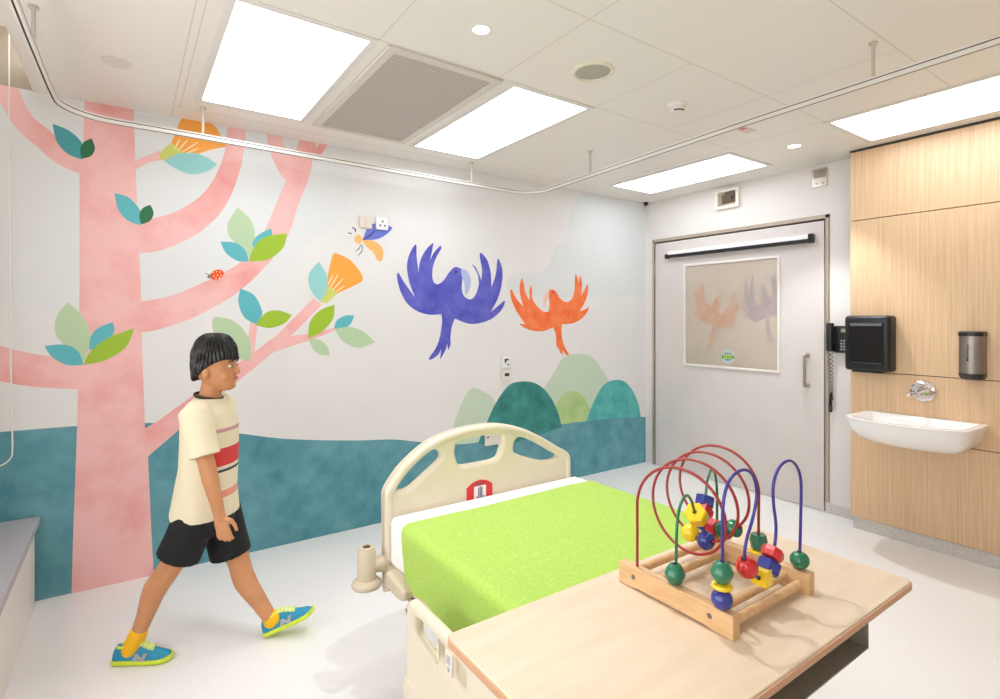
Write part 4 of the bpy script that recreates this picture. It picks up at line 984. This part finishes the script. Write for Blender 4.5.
# arms
shR = Vector((-.035, -.135, 1.015)); elR = pb(206, 461, -.165); wrR = pb(219, 513, -.16)
shL = Vector((-.04, .135, 1.015)); elL = Vector((-.085, .17, .835)); wrL = Vector((-.05, .165, .655))
def hand(wr, fdir, sgn):
    """wr wrist, fdir direction of the fingers, sgn side of the body (palm faces the thigh)"""
    f = fdir.normalized(); o = Vector((0, -sgn, 0)); o = (o - f * o.dot(f)).normalized()   # o: towards the thigh
    s = o.cross(f) if o.cross(f).x > 0 else f.cross(o)                                    # s: forward edge (thumb side)
    s = s.normalized()
    pc = wr + f * .034
    g.ball(pc, 1, M=Matrix(((s.x * .029, o.x * .0125, f.x * .042, 0), (s.y * .029, o.y * .0125, f.y * .042, 0), (s.z * .029, o.z * .0125, f.z * .042, 0), (0, 0, 0, 1))))
    for i, (off, L) in enumerate(((.0235, .052), (.0078, .058), (-.0078, .054), (-.0235, .043))):
        b0 = wr + f * .055 + s * off * .85; b1 = b0 + f * L * .42 + s * off * .12; b2 = b1 + (f * .9 + o * .28).normalized() * L * .34; b3 = b2 + (f * .7 + o * .6).normalized() * L * .28
        g.tube(spl3([b0 - f * .012, b0, b1, b2, b3], 4), [.0074] * 8 + [.007] * 5 + [.0062] * 4, 10); g.ball(b3, .0062, u=10, v=6)
    t0 = wr + f * .016 + s * .018; t1 = t0 + (f * .6 + s * .8).normalized() * .026; t2 = t1 + (f * .95 + s * .3 + o * .15).normalized() * .024; t3 = t2 + (f + o * .25).normalized() * .018
    g.tube(spl3([t0, t1, t2, t3], 4), [.010] * 5 + [.0082] * 4 + [.0074] * 4, 10); g.ball(t3, .0074, u=10, v=6)
for sh, el, wr, sgn in ((shR, elR, wrR, -1), (shL, elL, wrL, 1)):
    limb(g, [sh, sh.lerp(el, .5), el, el.lerp(wr, .35), wr], [.046, .038, .031, .031, .0215])
    limb(g, [wr, wr + (wr - el).normalized() * .02], [.0215, .021])
    hand(wr + (wr - el).normalized() * .012, (wr - el).normalized() + Vector((.05, 0, -.25)), sgn)
# feet inside the shoes
def footframe(heel, toe):
    f = (toe - heel).normalized(); y = Vector((0, 1, 0)); up = f.cross(y).normalized()
    if up.z < 0: up = -up
    return f, up
heR, toR = pb(115, 660.5, -.066), pb(172, 660.5, -.066); dz = -min(heR.z, toR.z); heR.z = .002; toR.z = .002
heL, toL = pb(266.5, 638.5, .066), pb(314.5, 612, .066); heL.z = max(heL.z, .004)
for he, to, an in ((heR, toR, ankR), (heL, toL, ankL)):
    f, up = footframe(he, to)
    limb(g, [an, he + f * .06 + up * .05], [.028, .026]); limb(g, [he + f * .06 + up * .04, he + f * .16 + up * .028], [.026, .016])
body = link('body', remesh(g, .0042, 3, .5), skin, boy, True, world=False)

# face details
eye_w = mat('eye_white', (214, 204, 192), .4); eye_d = mat('eye_dark', (34, 24, 20), .2)
for sgn in (-1, 1):
    g = G(); c = Vector((HS + .069, sgn * .030, 1.197)); g.ball(c, (.0105, .0115, .0068)); e = g.build('eye', eye_w, body, True, world=False)
    g = G(); g.ball(c + Vector((.0078, 0, 0)), (.0042, .0062, .0062)); g.build('iris', eye_d, e, True, world=False)
    g = G(); g.tube([(HS + .080, sgn * .015, 1.214), (HS + .081, sgn * .03, 1.219), (HS + .070, sgn * .046, 1.215)], [.002, .003, .0015], 8); g.build('eyebrow', eye_d, body, True, world=False)
g = G(); g.ball((HS + .0855, 0, 1.1475), (.004, .019, .0035)); g.ball((HS + .0845, 0, 1.141), (.0045, .016, .004)); g.build('lips', mat('lips', (190, 110, 92), .45), body, True, world=False)

# hair: cap with fringe, shorter at the nape
g = G(); n = 40; rings = []
for k in range(15):
    u = k / 14; row = []
    for q in range(n):
        t = 2 * PI * q / n; ct, st = math.cos(t), math.sin(t)
        lo = 1.222 if ct > .5 else (1.222 - (.5 - ct) * .062 if ct > -.2 else 1.179 - (-.2 - ct) * .062)
        lo += .003 * math.sin(q * 5.1)
        top = 1.338
        th = u * PI / 2
        z = lo + (top - lo) * math.sin(th)
        rad = math.cos(th) ** .68 if u < 1 else 0.0
        fl = 1.0 - .24 * max(0, (1 - u * 2.2)) * max(0, -ct)
        row.append((HS - .006 + (.095 if ct > 0 else .105) * ct * max(rad, .002) * fl, .0835 * st * max(rad, .002), z))
    rings.append(row)
inner = []
for r in rings[:1]:
    inner.append([(HS - .006 + (x - HS + .006) * .86, y * .86, z + .004) for x, y, z in r])
g.rings(inner + rings, cap=True)
hm = bpy.data.materials.new('black_hair'); hm.use_nodes = True; nt = hm.node_tree; b = nt.nodes['Principled BSDF']; b.inputs['Base Color'].default_value = lin((20, 15, 13)); b.inputs['Roughness'].default_value = .45
hme = g.mesh('hair')
o = bpy.data.objects.new('t', hme); COL.objects.link(o)
ss = o.modifiers.new('s', 'SUBSURF'); ss.levels = 2; ss.render_levels = 2
dg = bpy.context.evaluated_depsgraph_get(); dg.update(); h2m = bpy.data.meshes.new_from_object(o.evaluated_get(dg)); bpy.data.objects.remove(o)
for v in h2m.vertices:   # locks
    a = math.atan2(v.co.y, v.co.x - HS); d = Vector((v.co.x - HS, v.co.y, 0))
    if d.length > .01: v.co += d.normalized() * (.0022 * math.sin(a * 34 + v.co.z * 60) + .0015 * math.sin(a * 71))
link('hair', h2m, hm, boy, True, world=False, label='short black bowl-cut hair')

# T-shirt
sh_m = bpy.data.materials.new('cream_jersey'); sh_m.use_nodes = True; nt = sh_m.node_tree; b = nt.nodes['Principled BSDF']; b.inputs['Roughness'].default_value = .85
tc = nt.nodes.new('ShaderNodeTexCoord'); sx = nt.nodes.new('ShaderNodeSeparateXYZ'); nt.links.new(tc.outputs['Object'], sx.inputs[0])
def rng(sock, lo, hi):
    a = nt.nodes.new('ShaderNodeMath'); a.operation = 'GREATER_THAN'; a.inputs[1].default_value = lo; nt.links.new(sock, a.inputs[0])
    c = nt.nodes.new('ShaderNodeMath'); c.operation = 'LESS_THAN'; c.inputs[1].default_value = hi; nt.links.new(sock, c.inputs[0])
    m2 = nt.nodes.new('ShaderNodeMath'); m2.operation = 'MULTIPLY'; nt.links.new(a.outputs[0], m2.inputs[0]); nt.links.new(c.outputs[0], m2.inputs[1]); return m2.outputs[0]
def mul(a, c):
    m2 = nt.nodes.new('ShaderNodeMath'); m2.operation = 'MULTIPLY'; nt.links.new(a, m2.inputs[0]); nt.links.new(c, m2.inputs[1]); return m2.outputs[0]
base = nt.nodes.new('ShaderNodeRGB'); base.outputs[0].default_value = lin((232, 220, 188)); cur = base.outputs[0]
for (xa, xb, za, zb, colr) in ((.022, .3, .79, .865, (214, 62, 62)), (.03, .3, .765, .776, (60, 60, 90)), (.03, .3, .93, .945, (196, 150, 150)), (.04, .3, .66, .69, (226, 150, 130))):
    mx2 = nt.nodes.new('ShaderNodeMixRGB'); nt.links.new(mul(mul(rng(sx.outputs['X'], xa, xb), rng(sx.outputs['Z'], za, zb)), rng(sx.outputs['Y'], -.124, .2)), mx2.inputs['Fac'])
    nt.links.new(cur, mx2.inputs['Color1']); mx2.inputs['Color2'].default_value = lin(colr); cur = mx2.outputs['Color']
nt.links.new(cur, b.inputs['Base Color'])
g = G()
sec = [(-.053, .576, .126, .150), (-.053, .60, .126, .150), (-.048, .68, .116, .140), (-.04, .78, .108, .138), (-.034, .88, .106, .142), (-.034, .95, .104, .146), (-.038, 1.005, .094, .142), (-.040, 1.035, .078, .118), (-.042, 1.055, .060, .082), (-.042, 1.066, .052, .062)]
rings = []
for s, z, a, b2 in sec:
    r = ell((s, 0, z), a, b2, 40)
    f = max(0, (.95 - z) / .4)
    rings.append([Vector((p.x + .003 * f * math.sin(k * .628 + z * 24), p.y + .003 * f * math.sin(k * .942 + z * 22), p.z)) for k, p in enumerate(r)])
g.rings(rings)
for sh, el, sgn in ((shR, elR, -1), (shL, elL, 1)):
    d = (el - sh)
    g.tube([sh + Vector((0, -sgn * .03, .005)), sh, sh + d * .35, sh + d * .62, sh + d * .9], [.054, .061, .059, .057, .058], 20)
shirt = link('t_shirt', remesh(g, .006, 4, .5), sh_m, boy, True, world=False, label='cream T-shirt with red chest print')
g = G(); r = [Vector((p.x, p.y, p.z)) for p in ell((-.040, 0, 1.069), .050, .058, 30)]
for p in r: p.z += .012 * (-(p.x + .04) / .05) 
g.tube(r, .0065, 8, loop=True); g.build('collar', mat('collar_dark', (58, 44, 40), .8), shirt, True, world=False)

# shorts
g = G()
g.rings([ell((s, 0, z), a, b2, 28) for s, z, a, b2 in ((-.045, .50, .085, .118), (-.045, .54, .104, .128), (-.046, .60, .106, .128), (-.046, .63, .10, .122))])
hemR = pb(178, 557, -.07); hemL = pb(231, 554, .068)
for h, hem in ((hipR, hemR), (hipL, hemL)):
    d = hem - h
    g.tube([h + Vector((0, 0, .0)) - d * .05, h + d * .3, h + d * .65, hem], [.082, .085, .083, .084], 24)
link('shorts', remesh(g, .006, 3, .5), mat('black_cloth', (20, 19, 21), .85), boy, True, world=False, label='black shorts')

# socks and running shoes
sock_m = mat('sock_yellow', (246, 186, 26), .85)
up_m = mat('shoe_blue', (28, 134, 170), .6, c2=(40, 150, 184), scale=60); so_m = mat('shoe_sole_lime', (214, 232, 62), .5); gr_m = mat('shoe_grey', (168, 172, 178), .4); lace_m = mat('shoe_lace', (212, 232, 120), .6)
def shoe(he, to, an, label):
    f, up = footframe(he, to); y = Vector((0, 1, 0)); L = (to - he).length
    g = G(); limb(g, [an + (an - (he + f * .05)).normalized() * .006, an, he + f * .062 + up * .05], [.034, .034, .036]); link('sock', remesh(g, .005, 2), sock_m, boy, True, world=False, label='yellow sock')
    def P(u, v, w): return he + f * (u * L) + y * v + up * w
    hw = [(0.0, .022), (.05, .029), (.2, .031), (.4, .032), (.6, .037), (.78, .037), (.9, .030), (.97, .019), (1.0, .008)]
    hs = [(0.0, .054), (.05, .072), (.2, .072), (.34, .074), (.46, .080), (.6, .064), (.78, .045), (.9, .038), (.97, .029), (1.0, .018)]
    def itp(T2, u):
        for (a, va), (c, vc) in zip(T2[:-1], T2[1:]):
            if u <= c: return va + (vc - va) * (u - a) / (c - a)
        return T2[-1][1]
    us = [0, .015, .05, .1, .2, .3, .4, .5, .6, .7, .78, .85, .9, .95, .98, 1.0]
    g = G(); rg = []
    for u in us:
        w, h = itp(hw, u), itp(hs, u)
        rg.append([P(u, w * (.96 if 0 else 1) * math.cos(t) * (1 if math.sin(t) < 0 else (1 - .45 * math.sin(t) ** 2 * (1 if u > .08 else .6))), .016 + (h - .016) * max(0, math.sin(t)) + .0 * min(0, math.sin(t)) - (0.004 if math.sin(t) < 0 else 0)) for t in [2 * PI * k / 24 for k in range(24)]])
    g.rings(rg); sh = g.build('shoe', up_m, boy, 50, world=False, label=label)
    # sole with toothed edge
    g = G(); rg = []
    N = 46
    for k in range(N + 1):
        u = k / N; w = itp(hw, u) + .004; zz = .0 if k % 3 else .0035
        spring = .006 * max(0, (u - .8) / .2) ** 2
        rg.append([P(u * 1.02 - .01, v, h + spring) for v, h in ((-w, .019), (-w * 1.04, .010), (-w * .95, zz), (w * .95, zz), (w * 1.04, .010), (w, .019))])
    g.rings(rg); g.build('sole', so_m, sh, 25, world=False, label='lime green sole')
    for sgn in (-1, 1):
        g = G()
        for ua, ub in ((.36, .44), (.50, .58)):
            q = []
            for (uu, hh) in ((ua, .018), (ua + .09, .018), (ub + .06, .046), (ub, .046)):
                w = itp(hw, uu) * (1 - .42 * max(0, (hh - .016) / (itp(hs, uu) - .016)) ** 2) + .0025; q.append(P(uu, sgn * w, hh))
            g.poly(q)
        q = []
        for (uu, hh) in ((.40, .044), (.47, .046), (.60, .020), (.53, .019)):
            w = itp(hw, uu) * (1 - .42 * max(0, (hh - .016) / (itp(hs, uu) - .016)) ** 2) + .0028; q.append(P(uu, sgn * w, hh))
        g.poly(q)
        me = g.mesh('m'); o = bpy.data.objects.new('t', me); COL.objects.link(o); sm = o.modifiers.new('s', 'SOLIDIFY'); sm.thickness = .003; sm.offset = 0
        dg = bpy.context.evaluated_depsgraph_get(); dg.update(); m2 = bpy.data.meshes.new_from_object(o.evaluated_get(dg)); bpy.data.objects.remove(o)
        link('side_emblem', m2, gr_m, sh, world=False, label='silver side emblem')
    g = G(); rg = []
    for u in (.36, .42, .5, .58, .66, .7):
        h = itp(hs, u) + .002; rg.append([P(u, v, h - abs(v) * .25 + (.002 if abs(v) < .01 else 0)) for v in (-.016, -.008, 0, .008, .016)] + [P(u, v, h - .012) for v in (.016, 0, -.016)])
    g.rings(rg); tg = g.build('tongue', lace_m, sh, 40, world=False, label='pale lime tongue')
    g = G()
    for u in (.42, .49, .56, .63): g.tube([P(u, v, itp(hs, u) + .006 - abs(v) * .5) for v in (-.022, -.01, 0, .01, .022)], .0025, 6)
    g.build('lace', mat('lace_white', (232, 240, 200), .6), tg, True, world=False)
    g = G(); g.tube([P(.22 + .16 * math.cos(t), .024 * math.sin(t), .070 + .006 * math.cos(t)) for t in [2 * PI * k / 24 for k in range(24)]], .005, 8, loop=True); g.build('collar_trim', so_m, sh, True, world=False)
shoe(heR, toR, ankR, 'blue running shoe, trailing foot'); shoe(heL, toL, ankL, 'blue running shoe, leading foot heel down')

# ================================================================== WORLD AND VIEW
w = bpy.data.worlds.new('world'); S.world = w; w.use_nodes = True
w.node_tree.nodes['Background'].inputs[0].default_value = (.95, .97, 1, 1); w.node_tree.nodes['Background'].inputs[1].default_value = 4.2
vs = S.view_settings; vs.view_transform = 'Standard'; vs.look = 'None'; vs.gamma = 1; vs.exposure = 0.0
try: vs.use_curve_mapping = False
except Exception: pass
try:
    S.cycles.use_denoising = True; S.cycles.max_bounces = 8; S.cycles.diffuse_bounces = 6
    S.cycles.sample_clamp_indirect = 6
except Exception: pass
